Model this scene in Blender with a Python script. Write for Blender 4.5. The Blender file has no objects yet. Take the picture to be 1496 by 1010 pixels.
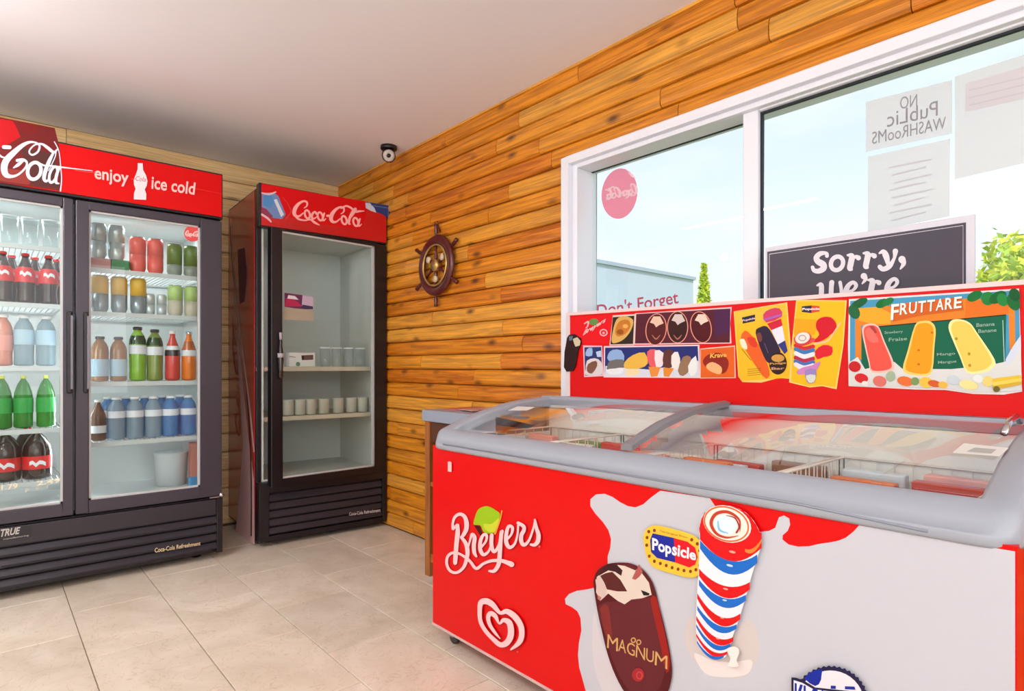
import bpy, bmesh, math, random
from mathutils import Vector, Matrix, Euler
from mathutils.geometry import tessellate_polygon
random.seed(7)
SC = bpy.context.scene
COL = SC.collection
# ------------------------------------------------------------------ camera (photo frame 1496x1010)
FPX = 870.6; CX = 748.0; HY = 537.0
YAW = math.atan2(768.0, FPX)
CAM = Vector((4.094, -1.917, 1.02))
cd = bpy.data.cameras.new('camera'); cam = bpy.data.objects.new('camera', cd); COL.objects.link(cam)
cam.location = CAM
cam.rotation_euler = (math.pi/2, 0, math.atan2(math.cos(YAW), math.sin(YAW)))
cd.sensor_width = 36; cd.lens = 36*FPX/1496; cd.shift_y = (HY-505)/1496; cd.clip_start = .02
SC.camera = cam
# ------------------------------------------------------------------ world, sun, lamps, exposure
SC.view_settings.view_transform = 'Standard'; SC.view_settings.look = 'None'
SC.view_settings.gamma = 1; SC.view_settings.use_curve_mapping = False
SC.view_settings.exposure = -0.2
w = bpy.data.worlds.new('sky'); SC.world = w; w.use_nodes = True
nt = w.node_tree; nt.nodes.clear()
out = nt.nodes.new('ShaderNodeOutputWorld'); bg = nt.nodes.new('ShaderNodeBackground')
tc = nt.nodes.new('ShaderNodeTexCoord'); sx = nt.nodes.new('ShaderNodeSeparateXYZ')
rp = nt.nodes.new('ShaderNodeValToRGB'); nz = nt.nodes.new('ShaderNodeTexNoise'); mp = nt.nodes.new('ShaderNodeMapping')
cr = nt.nodes.new('ShaderNodeValToRGB'); mx = nt.nodes.new('ShaderNodeMixRGB')
nt.links.new(tc.outputs['Generated'], sx.inputs[0]); nt.links.new(sx.outputs['Z'], rp.inputs[0])
rp.color_ramp.elements[0].position = 0.0; rp.color_ramp.elements[0].color = (.93, .97, 1.0, 1)
rp.color_ramp.elements[1].position = .75; rp.color_ramp.elements[1].color = (.46, .70, .98, 1)
mp.inputs['Scale'].default_value = (1, 1, 3); nt.links.new(tc.outputs['Generated'], mp.inputs[0])
nt.links.new(mp.outputs[0], nz.inputs[0]); nz.inputs['Scale'].default_value = 2.2; nz.inputs['Detail'].default_value = 5
cr.color_ramp.elements[0].position = .42; cr.color_ramp.elements[0].color = (0, 0, 0, 1)
cr.color_ramp.elements[1].position = .68; cr.color_ramp.elements[1].color = (1, 1, 1, 1)
nt.links.new(nz.outputs[0], cr.inputs[0]); nt.links.new(cr.outputs[0], mx.inputs[0])
nt.links.new(rp.outputs[0], mx.inputs[1]); mx.inputs[2].default_value = (.97, .98, 1, 1)
nt.links.new(mx.outputs[0], bg.inputs[0]); bg.inputs[1].default_value = 1.34
nt.links.new(bg.outputs[0], out.inputs[0])

def light(name, typ, loc, rot, energy, color=(1, 1, 1), sx_=1, sy_=1, parent=None, spread=None):
    ld = bpy.data.lights.new(name, typ); ld.energy = energy; ld.color = color
    if typ == 'AREA':
        ld.shape = 'RECTANGLE'; ld.size = sx_; ld.size_y = sy_
        if spread: ld.spread = spread
    if typ == 'SUN': ld.angle = math.radians(1)
    o = bpy.data.objects.new(name, ld); COL.objects.link(o); o.location = loc; o.rotation_euler = rot
    return o
light('sun', 'SUN', (0, 0, 10), (math.radians(50), 0, math.radians(35)), 3.0, (1, .96, .88))
light('ceiling_lamp_light', 'AREA', (1.7, -2.5, 2.26), (0, 0, 0), 14, (1, .98, .97), 1.2, .07)
for p_, e_ in (((1.5, -2.5, 1.95), 26), ((2.6, -3.1, 1.95), 22), ((4.6, -3.2, 1.95), 20)):   # added fill points that brighten the ceiling and back wall
    q_ = light('ceiling_fill_point', 'POINT', p_, (0, 0, 0), e_, (1, .98, .97)); q_.data.shadow_soft_size = .03
light('ceiling_lamp_light', 'AREA', (4.3, -2.6, 2.26), (0, 0, 0), 12, (1, .98, .97), 1.2, .07)
# added unseen fill panels, set before the plain walls behind the camera
light('room_fill_panel', 'AREA', (3.6, -4.05, 1.5), (math.radians(96), 0, 0), 16, (.9, .95, 1), 4.2, 1.6)
light('room_fill_panel', 'AREA', (6.05, -2.2, 1.5), (math.radians(98), 0, math.radians(90)), 56, (.9, .95, 1), 3.2, 1.6)

# ------------------------------------------------------------------ helpers
def lin(c):
    r = []
    for v in c[:3]:
        v = v/255.0
        r.append(v/12.92 if v <= .04045 else ((v+.055)/1.055)**2.4)
    return (*r, 1)
MATS = {}
def M(name, rgb=None, rough=.5, metal=0, coat=0, alpha=1, emis=0, trans=0, bump=0, bscale=60):
    if name in MATS: return MATS[name]
    m = bpy.data.materials.new(name); m.use_nodes = True
    b = m.node_tree.nodes['Principled BSDF']
    b.inputs['Base Color'].default_value = lin(rgb); b.inputs['Roughness'].default_value = rough
    b.inputs['Metallic'].default_value = metal; b.inputs['Coat Weight'].default_value = coat
    b.inputs['Coat Roughness'].default_value = .08
    b.inputs['Alpha'].default_value = alpha
    if emis: b.inputs['Emission Color'].default_value = lin(rgb); b.inputs['Emission Strength'].default_value = emis
    if trans: b.inputs['Transmission Weight'].default_value = trans
    if bump:
        n = m.node_tree.nodes.new('ShaderNodeTexNoise'); n.inputs['Scale'].default_value = bscale
        bp = m.node_tree.nodes.new('ShaderNodeBump'); bp.inputs['Strength'].default_value = bump; bp.inputs['Distance'].default_value = .01
        m.node_tree.links.new(n.outputs[0], bp.inputs['Height']); m.node_tree.links.new(bp.outputs[0], b.inputs['Normal'])
    MATS[name] = m; return m
def P(rgb):   # flat printed ink
    m = M('ink_%d_%d_%d' % tuple(rgb), rgb, .5)
    m.node_tree.nodes['Principled BSDF'].inputs['Specular IOR Level'].default_value = .2; return m
def glass(name, tint, ior=1.5, rough=0.0, body=None, bodyfac=0):
    if name in MATS: return MATS[name]
    m = bpy.data.materials.new(name); m.use_nodes = True; n = m.node_tree; n.nodes.clear()
    o = n.nodes.new('ShaderNodeOutputMaterial'); t = n.nodes.new('ShaderNodeBsdfTransparent'); g = n.nodes.new('ShaderNodeBsdfGlossy')
    f = n.nodes.new('ShaderNodeFresnel'); f.inputs[0].default_value = ior; mi = n.nodes.new('ShaderNodeMixShader')
    t.inputs[0].default_value = (*tint, 1); g.inputs['Roughness'].default_value = rough; g.inputs[0].default_value = (1, 1, 1, 1)
    src = t
    if body:
        d = n.nodes.new('ShaderNodeBsdfDiffuse'); d.inputs[0].default_value = lin(body)
        m2 = n.nodes.new('ShaderNodeMixShader'); m2.inputs[0].default_value = bodyfac
        n.links.new(t.outputs[0], m2.inputs[1]); n.links.new(d.outputs[0], m2.inputs[2]); src = m2
    ge = n.nodes.new('ShaderNodeNewGeometry'); su = n.nodes.new('ShaderNodeMath'); su.operation = 'SUBTRACT'; su.inputs[0].default_value = 1
    mu = n.nodes.new('ShaderNodeMath'); mu.operation = 'MULTIPLY'   # only the outer face of a pane mirrors (no internal reflection in thin glass)
    n.links.new(ge.outputs['Backfacing'], su.inputs[1]); n.links.new(f.outputs[0], mu.inputs[0]); n.links.new(su.outputs[0], mu.inputs[1])
    n.links.new(mu.outputs[0], mi.inputs[0]); n.links.new(src.outputs[0], mi.inputs[1]); n.links.new(g.outputs[0], mi.inputs[2])
    n.links.new(mi.outputs[0], o.inputs[0]); MATS[name] = m; return m

def ray(px, py):
    t = (px-CX)/FPX; c, s = math.cos(YAW), math.sin(YAW)
    # photo left vanishing point lies along -x: yaw measured from the view direction
    fx, fy = -FPX/math.hypot(768, FPX), 768/math.hypot(768, FPX)
    rx, ry = 768/math.hypot(768, FPX), FPX/math.hypot(768, FPX)
    return Vector((fx+t*rx, fy+t*ry, (HY-py)/FPX))
def at(px, py, p0, n):
    """point of a real plane that the photograph shows at (px, py)"""
    r = ray(px, py); n = Vector(n)
    return CAM + r*((Vector(p0)-CAM).dot(n)/r.dot(n))
def crop(x0, y0, s):
    return lambda pts: [(x0+a/s, y0+b/s) for a, b in pts]

WM = {}
def thing(name, label, cat, loc=(0, 0, 0), rotz=0, group=None):
    o = bpy.data.objects.new(name, None); COL.objects.link(o); o.empty_display_size = .05
    o.location = loc; o.rotation_euler = (0, 0, rotz)
    o['label'] = label; o['category'] = cat
    if group: o['group'] = group
    WM[o.name] = Matrix.Translation(Vector(loc)) @ Matrix.Rotation(rotz, 4, 'Z')
    return o
class MB:
    def __init__(s): s.v = []; s.f = []; s.m = []; s.sm = []
    def add(s, vs, fs, mi=0, smooth=False):
        b = len(s.v); s.v += [Vector(x) for x in vs]; s.f += [tuple(b+i for i in f) for f in fs]
        s.m += [mi]*len(fs); s.sm += [smooth]*len(fs); return s
    def box(s, a, b, mi=0):
        x0, y0, z0 = a; x1, y1, z1 = b
        x0, x1 = min(x0, x1), max(x0, x1); y0, y1 = min(y0, y1), max(y0, y1); z0, z1 = min(z0, z1), max(z0, z1)
        return s.add([(x0, y0, z0), (x1, y0, z0), (x1, y1, z0), (x0, y1, z0), (x0, y0, z1), (x1, y0, z1), (x1, y1, z1), (x0, y1, z1)],
              [(0, 3, 2, 1), (4, 5, 6, 7), (0, 1, 5, 4), (1, 2, 6, 5), (2, 3, 7, 6), (3, 0, 4, 7)], mi)
    def lathe(s, prof, c=(0, 0, 0), n=20, mi=0, axis='z', smooth=True, cap=True):
        vs = []; fs = []
        for (r, z) in prof:
            for k in range(n):
                a = 2*math.pi*k/n; p = (r*math.cos(a), r*math.sin(a), z)
                if axis == 'y': p = (p[0], p[2], p[1])
                if axis == 'x': p = (p[2], p[0], p[1])
                vs.append((c[0]+p[0], c[1]+p[1], c[2]+p[2]))
        for i in range(len(prof)-1):
            for k in range(n):
                fs.append((i*n+k, i*n+(k+1) % n, (i+1)*n+(k+1) % n, (i+1)*n+k))
        if cap:
            fs.append(tuple(reversed(range(n)))); fs.append(tuple(range((len(prof)-1)*n, len(prof)*n)))
        return s.add(vs, fs, mi, smooth)
    def tube(s, pts, r, n=8, mi=0):
        pts = [Vector(p) for p in pts]; vs = []; fs = []
        up = Vector((0, 0, 1))
        for i, p in enumerate(pts):
            d = (pts[min(i+1, len(pts)-1)]-pts[max(i-1, 0)]).normalized()
            a = d.cross(up)
            if a.length < .05: a = d.cross(Vector((1, 0, 0)))
            a.normalize(); b = a.cross(d).normalized(); rr = r[i] if isinstance(r, (list, tuple)) else r
            for k in range(n):
                t = 2*math.pi*k/n; vs.append(p+a*rr*math.cos(t)+b*rr*math.sin(t))
        for i in range(len(pts)-1):
            for k in range(n): fs.append((i*n+k, i*n+(k+1) % n, (i+1)*n+(k+1) % n, (i+1)*n+k))
        fs.append(tuple(range(n))); fs.append(tuple(range((len(pts)-1)*n, len(pts)*n)))
        return s.add(vs, fs, mi, True)
    def prism(s, poly, axis, a, b, mi=0, smooth=False):
        """poly of 2D points extruded along axis from a to b"""
        def q(p, t):
            return {'x': (t, p[0], p[1]), 'y': (p[0], t, p[1]), 'z': (p[0], p[1], t)}[axis]
        n = len(poly); vs = [q(p, a) for p in poly]+[q(p, b) for p in poly]
        tri = tessellate_polygon([[Vector((p[0], p[1], 0)) for p in poly]])
        fs = [tuple(t) for t in tri]+[tuple(n+i for i in reversed(t)) for t in tri]
        s.add(vs, fs, mi, False)
        s.add(vs, [(i, (i+1) % n, n+(i+1) % n, n+i) for i in range(n)], mi, smooth); return s
    def build(s, name, mats, parent=None, world=False, bevel=0, label=None, kind=None, fix=True):
        if not isinstance(mats, (list, tuple)): mats = [mats]
        me = bpy.data.meshes.new(name); vs = s.v
        base = WM.get(parent.name) if parent is not None else Matrix.Identity(4)
        if world and parent is not None:
            inv = base.inverted(); vs = [inv @ v for v in vs]
        me.from_pydata([tuple(v) for v in vs], [], s.f)
        for mm in mats: me.materials.append(mm)
        for p, mi, sm in zip(me.polygons, s.m, s.sm): p.material_index = mi; p.use_smooth = sm
        if fix or bevel:
            bm = bmesh.new(); bm.from_mesh(me)
            bmesh.ops.remove_doubles(bm, verts=bm.verts, dist=1e-5)
            if fix: bmesh.ops.recalc_face_normals(bm, faces=bm.faces)
            bm.to_mesh(me); bm.free()
        o = bpy.data.objects.new(name, me); COL.objects.link(o)
        if parent is not None: o.parent = parent
        WM[o.name] = base
        if bevel:
            md = o.modifiers.new('bevel', 'BEVEL'); md.width = bevel; md.segments = 2; md.limit_method = 'ANGLE'; md.angle_limit = .7
        if label: o['label'] = label
        if kind: o['kind'] = kind
        return o
def boxo(name, a, b, mat, parent=None, bevel=0, **k):
    return MB().box(a, b).build(name, mat, parent, bevel=bevel, **k)
def tag(o, label, cat, group=None):
    o['label'] = label; o['category'] = cat
    if group: o['group'] = group
    return o
def copy_thing(root, loc, label, group=None, rotz=0):
    r = root.copy(); COL.objects.link(r); r.location = loc; r.rotation_euler = (0, 0, rotz); r['label'] = label
    if group: r['group'] = group
    for ch in root.children:
        c = ch.copy(); COL.objects.link(c); c.parent = r
        for g in ch.children:
            d = g.copy(); COL.objects.link(d); d.parent = c
    return r

def smoothpts(pts, sub=6, closed=False):
    P_ = [Vector(p) for p in pts]; n = len(P_); o = []
    rng = n if closed else n-1
    for i in range(rng):
        if closed: a, b, c, d = P_[(i-1) % n], P_[i], P_[(i+1) % n], P_[(i+2) % n]
        else: a, b, c, d = P_[max(i-1, 0)], P_[i], P_[i+1], P_[min(i+2, n-1)]
        for k in range(sub):
            t = k/sub
            o.append(.5*((2*b)+(c-a)*t+(2*a-5*b+4*c-d)*t*t+(3*b-a-3*c+d)*t**3))
    if not closed: o.append(P_[-1])
    return o
FONT_CACHE = {}
def fontmesh(s, bold=0, shear=0, space=1):
    key = (s, bold, shear, space)
    if key in FONT_CACHE: return FONT_CACHE[key]
    c = bpy.data.curves.new('t', 'FONT'); c.body = s; c.offset = bold; c.shear = shear; c.space_character = space; c.resolution_u = 3
    o = bpy.data.objects.new('t', c); COL.objects.link(o)
    dg = bpy.context.evaluated_depsgraph_get(); me = o.evaluated_get(dg).to_mesh()
    v = [(p.co.x, p.co.y) for p in me.vertices]; f = [tuple(p.vertices) for p in me.polygons]
    xs = [p[0] for p in v]; ys = [p[1] for p in v]
    x0, x1, y0, y1 = min(xs), max(xs), min(ys), max(ys)
    v = [((a-x0)/(x1-x0), (b-y0)/(y1-y0)) for a, b in v]
    bpy.data.objects.remove(o); bpy.data.curves.remove(c)
    FONT_CACHE[key] = (v, f); return v, f
class Print:
    """flat printed artwork lying on a real plane; drawn in photo coordinates and unprojected onto that plane"""
    def __init__(s, p0, n, lift=.0005):
        s.p0 = Vector(p0); s.n = Vector(n).normalized(); s.lift = lift; s.mb = MB(); s.mats = []; s.idx = {}
    def mi(s, mat):
        if not hasattr(mat, 'name'): mat = P(mat)
        if mat.name not in s.idx: s.idx[mat.name] = len(s.mats); s.mats.append(mat)
        return s.idx[mat.name]
    def q(s, x, y, extra=0): return at(x, y, s.p0+s.n*(s.lift+extra), s.n)
    def poly(s, pts, mat, sub=0):
        if sub: pts = [tuple(p) for p in smoothpts(pts, sub, True)]
        tri = tessellate_polygon([[Vector((a, b, 0)) for a, b in pts]])
        s.mb.add([s.q(a, b) for a, b in pts], [tuple(t) for t in tri], s.mi(mat)); s.lift += 6e-5; return s
    def stroke(s, pts, wd, mat, sub=7, closed=False):
        if not isinstance(wd, (list, tuple)): wd = [wd]*len(pts)
        W3 = [(p[0], p[1], wd[i]) for i, p in enumerate(pts)]
        sp = smoothpts(W3, sub, closed) if sub > 1 else [Vector(p) for p in W3]
        n = len(sp); vs = []; ex = 0
        for i, p in enumerate(sp):
            a = sp[(i-1) % n] if closed else sp[max(i-1, 0)]; b = sp[(i+1) % n] if closed else sp[min(i+1, n-1)]
            d = Vector((b.x-a.x, b.y-a.y)); d = d.normalized() if d.length > 1e-6 else Vector((1, 0)); m = Vector((-d.y, d.x))*abs(p.z)/2
            ex = i*3e-6
            vs.append(s.q(p.x+m.x, p.y+m.y, ex)); vs.append(s.q(p.x-m.x, p.y-m.y, ex))
        fs = [(2*i, 2*i+1, (2*i+3) % (2*n), (2*i+2) % (2*n)) for i in range(n if closed else n-1)]
        s.mb.add(vs, fs, s.mi(mat)); s.lift += 5e-5
        if not closed:
            for e in (sp[0], sp[-1]):
                if abs(e.z) > .8: s.disc(e.x, e.y, abs(e.z)/2, abs(e.z)/2, mat, n=10)
        return s
    def disc(s, x, y, rx, ry, mat, rot=0, n=28, serr=0):
        c, q = math.cos(rot), math.sin(rot); pts = []
        for k in range(n):
            a = 2*math.pi*k/n; m = 1+(serr if k % 2 else 0)
            u, v = rx*m*math.cos(a), ry*m*math.sin(a); pts.append((x+u*c-v*q, y+u*q+v*c))
        return s.poly(pts, mat)
    def ring(s, x, y, rx, ry, w_, mat, rot=0, n=14):
        c, q = math.cos(rot), math.sin(rot); pts = []
        for k in range(n):
            a = 2*math.pi*k/n; u, v = rx*math.cos(a), ry*math.sin(a); pts.append((x+u*c-v*q, y+u*q+v*c))
        return s.stroke(pts, w_, mat, 3, True)
    def text(s, body, quad, mat, bold=0, shear=0, mirror=False, space=1):
        """quad: bottom-left, bottom-right, top-right, top-left in photo coordinates"""
        v, f = fontmesh(body, bold, shear, space); bl, br, tr, tl = [Vector(p) for p in quad]; vs = []
        for a, b in v:
            if mirror: a = 1-a
            p = (bl*(1-a)+br*a)*(1-b)+(tl*(1-a)+tr*a)*b; vs.append(s.q(p.x, p.y))
        s.mb.add(vs, f, s.mi(mat)); s.lift += 6e-5; return s
    def build(s, name, parent, label=None):
        return s.mb.build(name, s.mats, parent, world=True, label=label, fix=False)
def coke(pr, quad, mat, which='all', k=1.0, mirror=False):
    """flowing script lettering, unit box 11.6 x 3.8"""
    bl, br, tr, tl = [Vector(p) for p in quad]; H = ((tl-bl).length+(tr-br).length)/2/3.8
    def f(pts):
        o = []
        for x, y in pts:
            a = (x+.22*(y-1))/11.6; b = (y+.9)/3.8
            if mirror: a = 1-a
            p = (bl*(1-a)+br*a)*(1-b)+(tl*(1-a)+tr*a)*b; o.append((p.x, p.y))
        return o
    def st(pts, wd): pr.stroke(f(pts), [H*x*k for x in wd], mat, 5)
    def C(x, tail):
        st([(x+1.75, 1.35), (x+2.1, 1.75), (x+2.0, 2.25), (x+1.45, 2.35), (x+.8, 1.9), (x+.35, 1.1), (x+.35, .35), (x+.75, -.02), (x+1.3, .1), (x+1.75, .6)],
           [.12, .2, .25, .25, .36, .5, .48, .36, .24, .16])
    def o(x): pr.ring(*sum([list(f([(x+.45, .5)])[0])], []), H*.36, H*.62, H*.26*k, mat, rot=-.25 if not mirror else .25)
    def a_(x):
        o(x); st([(x+1.0, 1.05), (x+.92, .5), (x+.95, .05), (x+1.2, .02), (x+1.4, .3)], [.22, .3, .28, .2, .12])
    if which in ('all', 'coca'):
        C(0, 0); o(2.0)
        st([(3.85, .8), (3.6, 1.05), (3.3, .8), (3.2, .4), (3.4, .0), (3.75, .1), (4.05, .4)], [.25, .22, .3, .32, .25, .2, .12])
        a_(4.1)
        st([(.35, .3), (1.1, -.35), (2.2, -.45), (3.1, -.2), (3.9, -.55), (4.7, -.8)], [.25, .25, .2, .22, .3, .12])
        st([(5.65, .75), (6.0, .8)], [.3, .3])
    if which in ('all', 'cola'):
        C(6.0, 0); o(8.0)
        st([(9.1, .5), (9.7, 1.6), (9.95, 2.35), (9.75, 2.5), (9.5, 2.0), (9.25, .9), (9.3, .15), (9.55, .05)], [.15, .2, .25, .2, .32, .34, .3, .15])
        a_(9.9)
        st([(7.6, 2.2), (8.3, 2.65), (9.1, 2.5), (9.9, 2.05), (10.6, 2.2), (11.3, 2.35)], [.2, .24, .26, .3, .25, .1])

# ------------------------------------------------------------------ materials
def wood(name, cols, darkl, knots=True, scale=1.0, axis='x'):
    m = bpy.data.materials.new(name); m.use_nodes = True; n = m.node_tree; L = n.links
    b = n.nodes['Principled BSDF']; b.inputs['Roughness'].default_value = .38; b.inputs['Coat Weight'].default_value = .15; b.inputs['Coat Roughness'].default_value = .25
    g = n.nodes.new('ShaderNodeNewGeometry'); oi = n.nodes.new('ShaderNodeObjectInfo')
    mul = n.nodes.new('ShaderNodeVectorMath'); mul.operation = 'SCALE'; mul.inputs[0].default_value = (37, 53, 91)
    L.new(oi.outputs['Random'], mul.inputs['Scale'])
    add = n.nodes.new('ShaderNodeVectorMath'); add.operation = 'ADD'; L.new(g.outputs['Position'], add.inputs[0]); L.new(mul.outputs[0], add.inputs[1])
    def mapped(s3):
        q = n.nodes.new('ShaderNodeMapping'); q.inputs['Scale'].default_value = s3; L.new(add.outputs[0], q.inputs[0]); return q
    st = {'x': (1.3, 14, 22), 'y': (14, 1.3, 22), 'z': (18, 18, 1.3)}[axis]
    m1 = mapped([v*scale for v in st]); n1 = n.nodes.new('ShaderNodeTexNoise'); n1.inputs['Scale'].default_value = 1.6; n1.inputs['Detail'].default_value = 5; n1.inputs['Distortion'].default_value = 1.4
    L.new(m1.outputs[0], n1.inputs[0])
    r1 = n.nodes.new('ShaderNodeValToRGB'); e = r1.color_ramp.elements
    e[0].position = .36; e[0].color = lin(darkl); e[1].position = .60; e[1].color = lin(cols[0])
    L.new(n1.outputs[0], r1.inputs[0])
    rr = n.nodes.new('ShaderNodeValToRGB'); rr.color_ramp.interpolation = 'LINEAR'
    ee = rr.color_ramp.elements; ee[0].color = lin(cols[1]); ee[1].color = lin(cols[2]); ex = ee.new(.5); ex.color = lin(cols[0])
    L.new(oi.outputs['Random'], rr.inputs[0])
    mixc = n.nodes.new('ShaderNodeMixRGB'); mixc.inputs[0].default_value = .5; L.new(r1.outputs[0], mixc.inputs[1]); L.new(rr.outputs[0], mixc.inputs[2])
    last = mixc
    # fine streaks
    m2 = mapped([v*scale*(1.2 if i == 'xyz'.index(axis) else 5) for i, v in enumerate(st)]); n2 = n.nodes.new('ShaderNodeTexNoise'); n2.inputs['Scale'].default_value = 2; n2.inputs['Detail'].default_value = 3
    L.new(m2.outputs[0], n2.inputs[0]); r2 = n.nodes.new('ShaderNodeMapRange'); r2.inputs[1].default_value = .3; r2.inputs[2].default_value = .7; r2.inputs[3].default_value = .72; r2.inputs[4].default_value = 1.12
    L.new(n2.outputs[0], r2.inputs[0]); mm = n.nodes.new('ShaderNodeVectorMath'); mm.operation = 'SCALE'; L.new(last.outputs[0], mm.inputs[0]); L.new(r2.outputs[0], mm.inputs['Scale']); last = mm
    if knots:
        sk = {'x': (4.4, 10, 10), 'y': (9, 3.4, 9), 'z': (9, 9, 3.4)}[axis]
        m3 = mapped(sk); vo = n.nodes.new('ShaderNodeTexVoronoi'); vo.inputs['Scale'].default_value = 1; L.new(m3.outputs[0], vo.inputs[0])
        r3 = n.nodes.new('ShaderNodeValToRGB'); q = r3.color_ramp.elements; q[0].position = .05; q[0].color = (.85, .85, .85, 1); q[1].position = .22; q[1].color = (0, 0, 0, 1)
        L.new(vo.outputs['Distance'], r3.inputs[0]); mk = n.nodes.new('ShaderNodeMixRGB'); mk.inputs[2].default_value = lin((70, 24, 4))
        L.new(r3.outputs[0], mk.inputs[0]); L.new(last.outputs[0], mk.inputs[1]); last = mk
    L.new(last.outputs[0], b.inputs['Base Color'])
    bp = n.nodes.new('ShaderNodeBump'); bp.inputs['Strength'].default_value = .25; bp.inputs['Distance'].default_value = .004
    L.new(n1.outputs[0], bp.inputs['Height']); L.new(bp.outputs[0], b.inputs['Normal'])
    MATS[name] = m; return m
W_ORANGE = wood('varnished_pine', [(240, 154, 30), (210, 106, 10), (252, 192, 84)], (140, 60, 4))
W_PALE = wood('pale_pine', [(248, 214, 156), (242, 200, 138), (252, 222, 172)], (222, 172, 108), True, 1, 'y')
W_TABLE = wood('table_wood', [(176, 106, 50), (160, 92, 40), (186, 116, 58)], (110, 58, 22), False, 1, 'z')
def tile_mat():
    m = bpy.data.materials.new('stone_tile'); m.use_nodes = True; n = m.node_tree; L = n.links; b = n.nodes['Principled BSDF']
    b.inputs['Roughness'].default_value = .36
    g = n.nodes.new('ShaderNodeNewGeometry'); oi = n.nodes.new('ShaderNodeObjectInfo')
    a = n.nodes.new('ShaderNodeTexNoise'); a.inputs['Scale'].default_value = 3.2; a.inputs['Detail'].default_value = 8; a.inputs['Distortion'].default_value = 1.5; L.new(g.outputs['Position'], a.inputs[0])
    r = n.nodes.new('ShaderNodeValToRGB'); e = r.color_ramp.elements; e[0].position = .3; e[0].color = lin((208, 194, 174)); e[1].position = .7; e[1].color = lin((230, 218, 202)); L.new(a.outputs[0], r.inputs[0])
    v = n.nodes.new('ShaderNodeTexNoise'); v.inputs['Scale'].default_value = 7; v.inputs['Detail'].default_value = 6; v.inputs['Distortion'].default_value = 3; L.new(g.outputs['Position'], v.inputs[0])
    r2 = n.nodes.new('ShaderNodeValToRGB'); q = r2.color_ramp.elements; q[0].position = .485; q[0].color = (0, 0, 0, 1); q[1].position = .515; q[1].color = (0, 0, 0, 1); z = q.new(.5); z.color = (.35, .35, .35, 1); L.new(v.outputs[0], r2.inputs[0])
    mx_ = n.nodes.new('ShaderNodeMixRGB'); mx_.inputs[2].default_value = lin((166, 130, 96)); L.new(r2.outputs[0], mx_.inputs[0]); L.new(r.outputs[0], mx_.inputs[1])
    mr = n.nodes.new('ShaderNodeMapRange'); mr.inputs[3].default_value = .93; mr.inputs[4].default_value = 1.04; L.new(oi.outputs['Random'], mr.inputs[0])
    s_ = n.nodes.new('ShaderNodeVectorMath'); s_.operation = 'SCALE'; L.new(mx_.outputs[0], s_.inputs[0]); L.new(mr.outputs[0], s_.inputs['Scale']); L.new(s_.outputs[0], b.inputs['Base Color'])
    return m
TILE = tile_mat()
GROUT = M('grout', (150, 134, 114), .8)
CEIL = M('ceiling_paint', (242, 242, 250), .85, bump=.08, bscale=3)
WALLP = M('plain_wall_paint', (226, 214, 198), .8)
DARK = M('dark_gap', (66, 34, 12), .9)
RED = M('red_enamel', (214, 0, 4), .4, coat=.1)
RED.node_tree.nodes['Principled BSDF'].inputs['Specular IOR Level'].default_value = .18
DRED = M('deep_red_vinyl', (176, 10, 22), .28, coat=.4)
BLK = M('black_steel', (22, 17, 24), .34)
CHAR = M('charcoal_frame', (58, 53, 64), .36)
GRILL = M('grille_plastic', (42, 37, 47), .42)
LINER = M('white_liner', (226, 230, 230), .5)
GRYP = M('grey_plastic', (158, 164, 176), .38)
GRYD = M('dark_grey_bar', (128, 126, 132), .35)
SIL = M('chrome', (200, 200, 205), .22, 1)
WFRM = M('white_window_frame', (238, 240, 250), .4)
GASK = M('black_gasket', (26, 32, 44), .6)
WHITE = M('white_plastic', (236, 236, 238), .45)
CLEAR = glass('clear_glass', (.97, .985, .98))
LIDG = glass('freezer_lid_glass', (.97, .97, .95), 1.52)
DOORG = glass('cooler_door_glass', (.93, .96, .95), 1.45)
GLS = glass('drinking_glass', (.86, .9, .9), 1.5, .02, (210, 218, 220), .18)

# ------------------------------------------------------------------ the setting
WY = .03; WX = -.04; CZ = 2.356; RX = 6.2; RY = -4.2
# floor: screed + running-bond tiles
fl = boxo('floor', (WX-.2, RY-.2, -.12), (RX+.2, WY+.2, -.008), GROUT); fl['kind'] = 'structure'
TW, TH = .516, .3225
tl_ = MB().box((-TW/2+.0015, -TH/2+.0015, -.0075), (TW/2-.0015, TH/2-.0015, 0)).build('tile', TILE, fl); tme = tl_.data; first = True
tl_.modifiers.clear()
bm = bmesh.new(); bm.from_mesh(tme); bmesh.ops.bevel(bm, geom=[e for e in bm.edges if all(v.co.z > -.001 for v in e.verts)], offset=.0015, segments=1, affect='EDGES'); bm.to_mesh(tme); bm.free()
row = 0
y = -1.004-TH*11
while y < WY-.01:
    x = 1.29+(TW/2 if row % 2 else 0)-TW*3
    while x < RX:
        x0, x1 = max(x, WX), min(x+TW, RX); y0, y1 = max(y, RY), min(y+TH, WY)
        if x1-x0 > .03 and y1-y0 > .02:
            if first: o = tl_; first = False
            else: o = bpy.data.objects.new('tile', tme); COL.objects.link(o); o.parent = fl
            o.location = ((x0+x1)/2, (y0+y1)/2, random.uniform(-.0006, 0)); o.scale = ((x1-x0)/TW, (y1-y0)/TH, 1)
        x += TW
    y += TH; row += 1
c = boxo('ceiling', (WX-.2, RY-.2, CZ), (RX+.2, WY+.3, CZ+.15), CEIL); c['kind'] = 'structure'
o = boxo('wall_left', (WX, RY-.12, 0), (RX, RY, CZ), WALLP); o['kind'] = 'structure'
o = boxo('wall_front', (RX, RY-.12, 0), (RX+.12, WY+.15, CZ), WALLP); o['kind'] = 'structure'
wb = boxo('wall_back', (WX-.15, RY-.12, 0), (WX-.015, WY+.15, CZ), DARK); wb['kind'] = 'structure'
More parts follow.
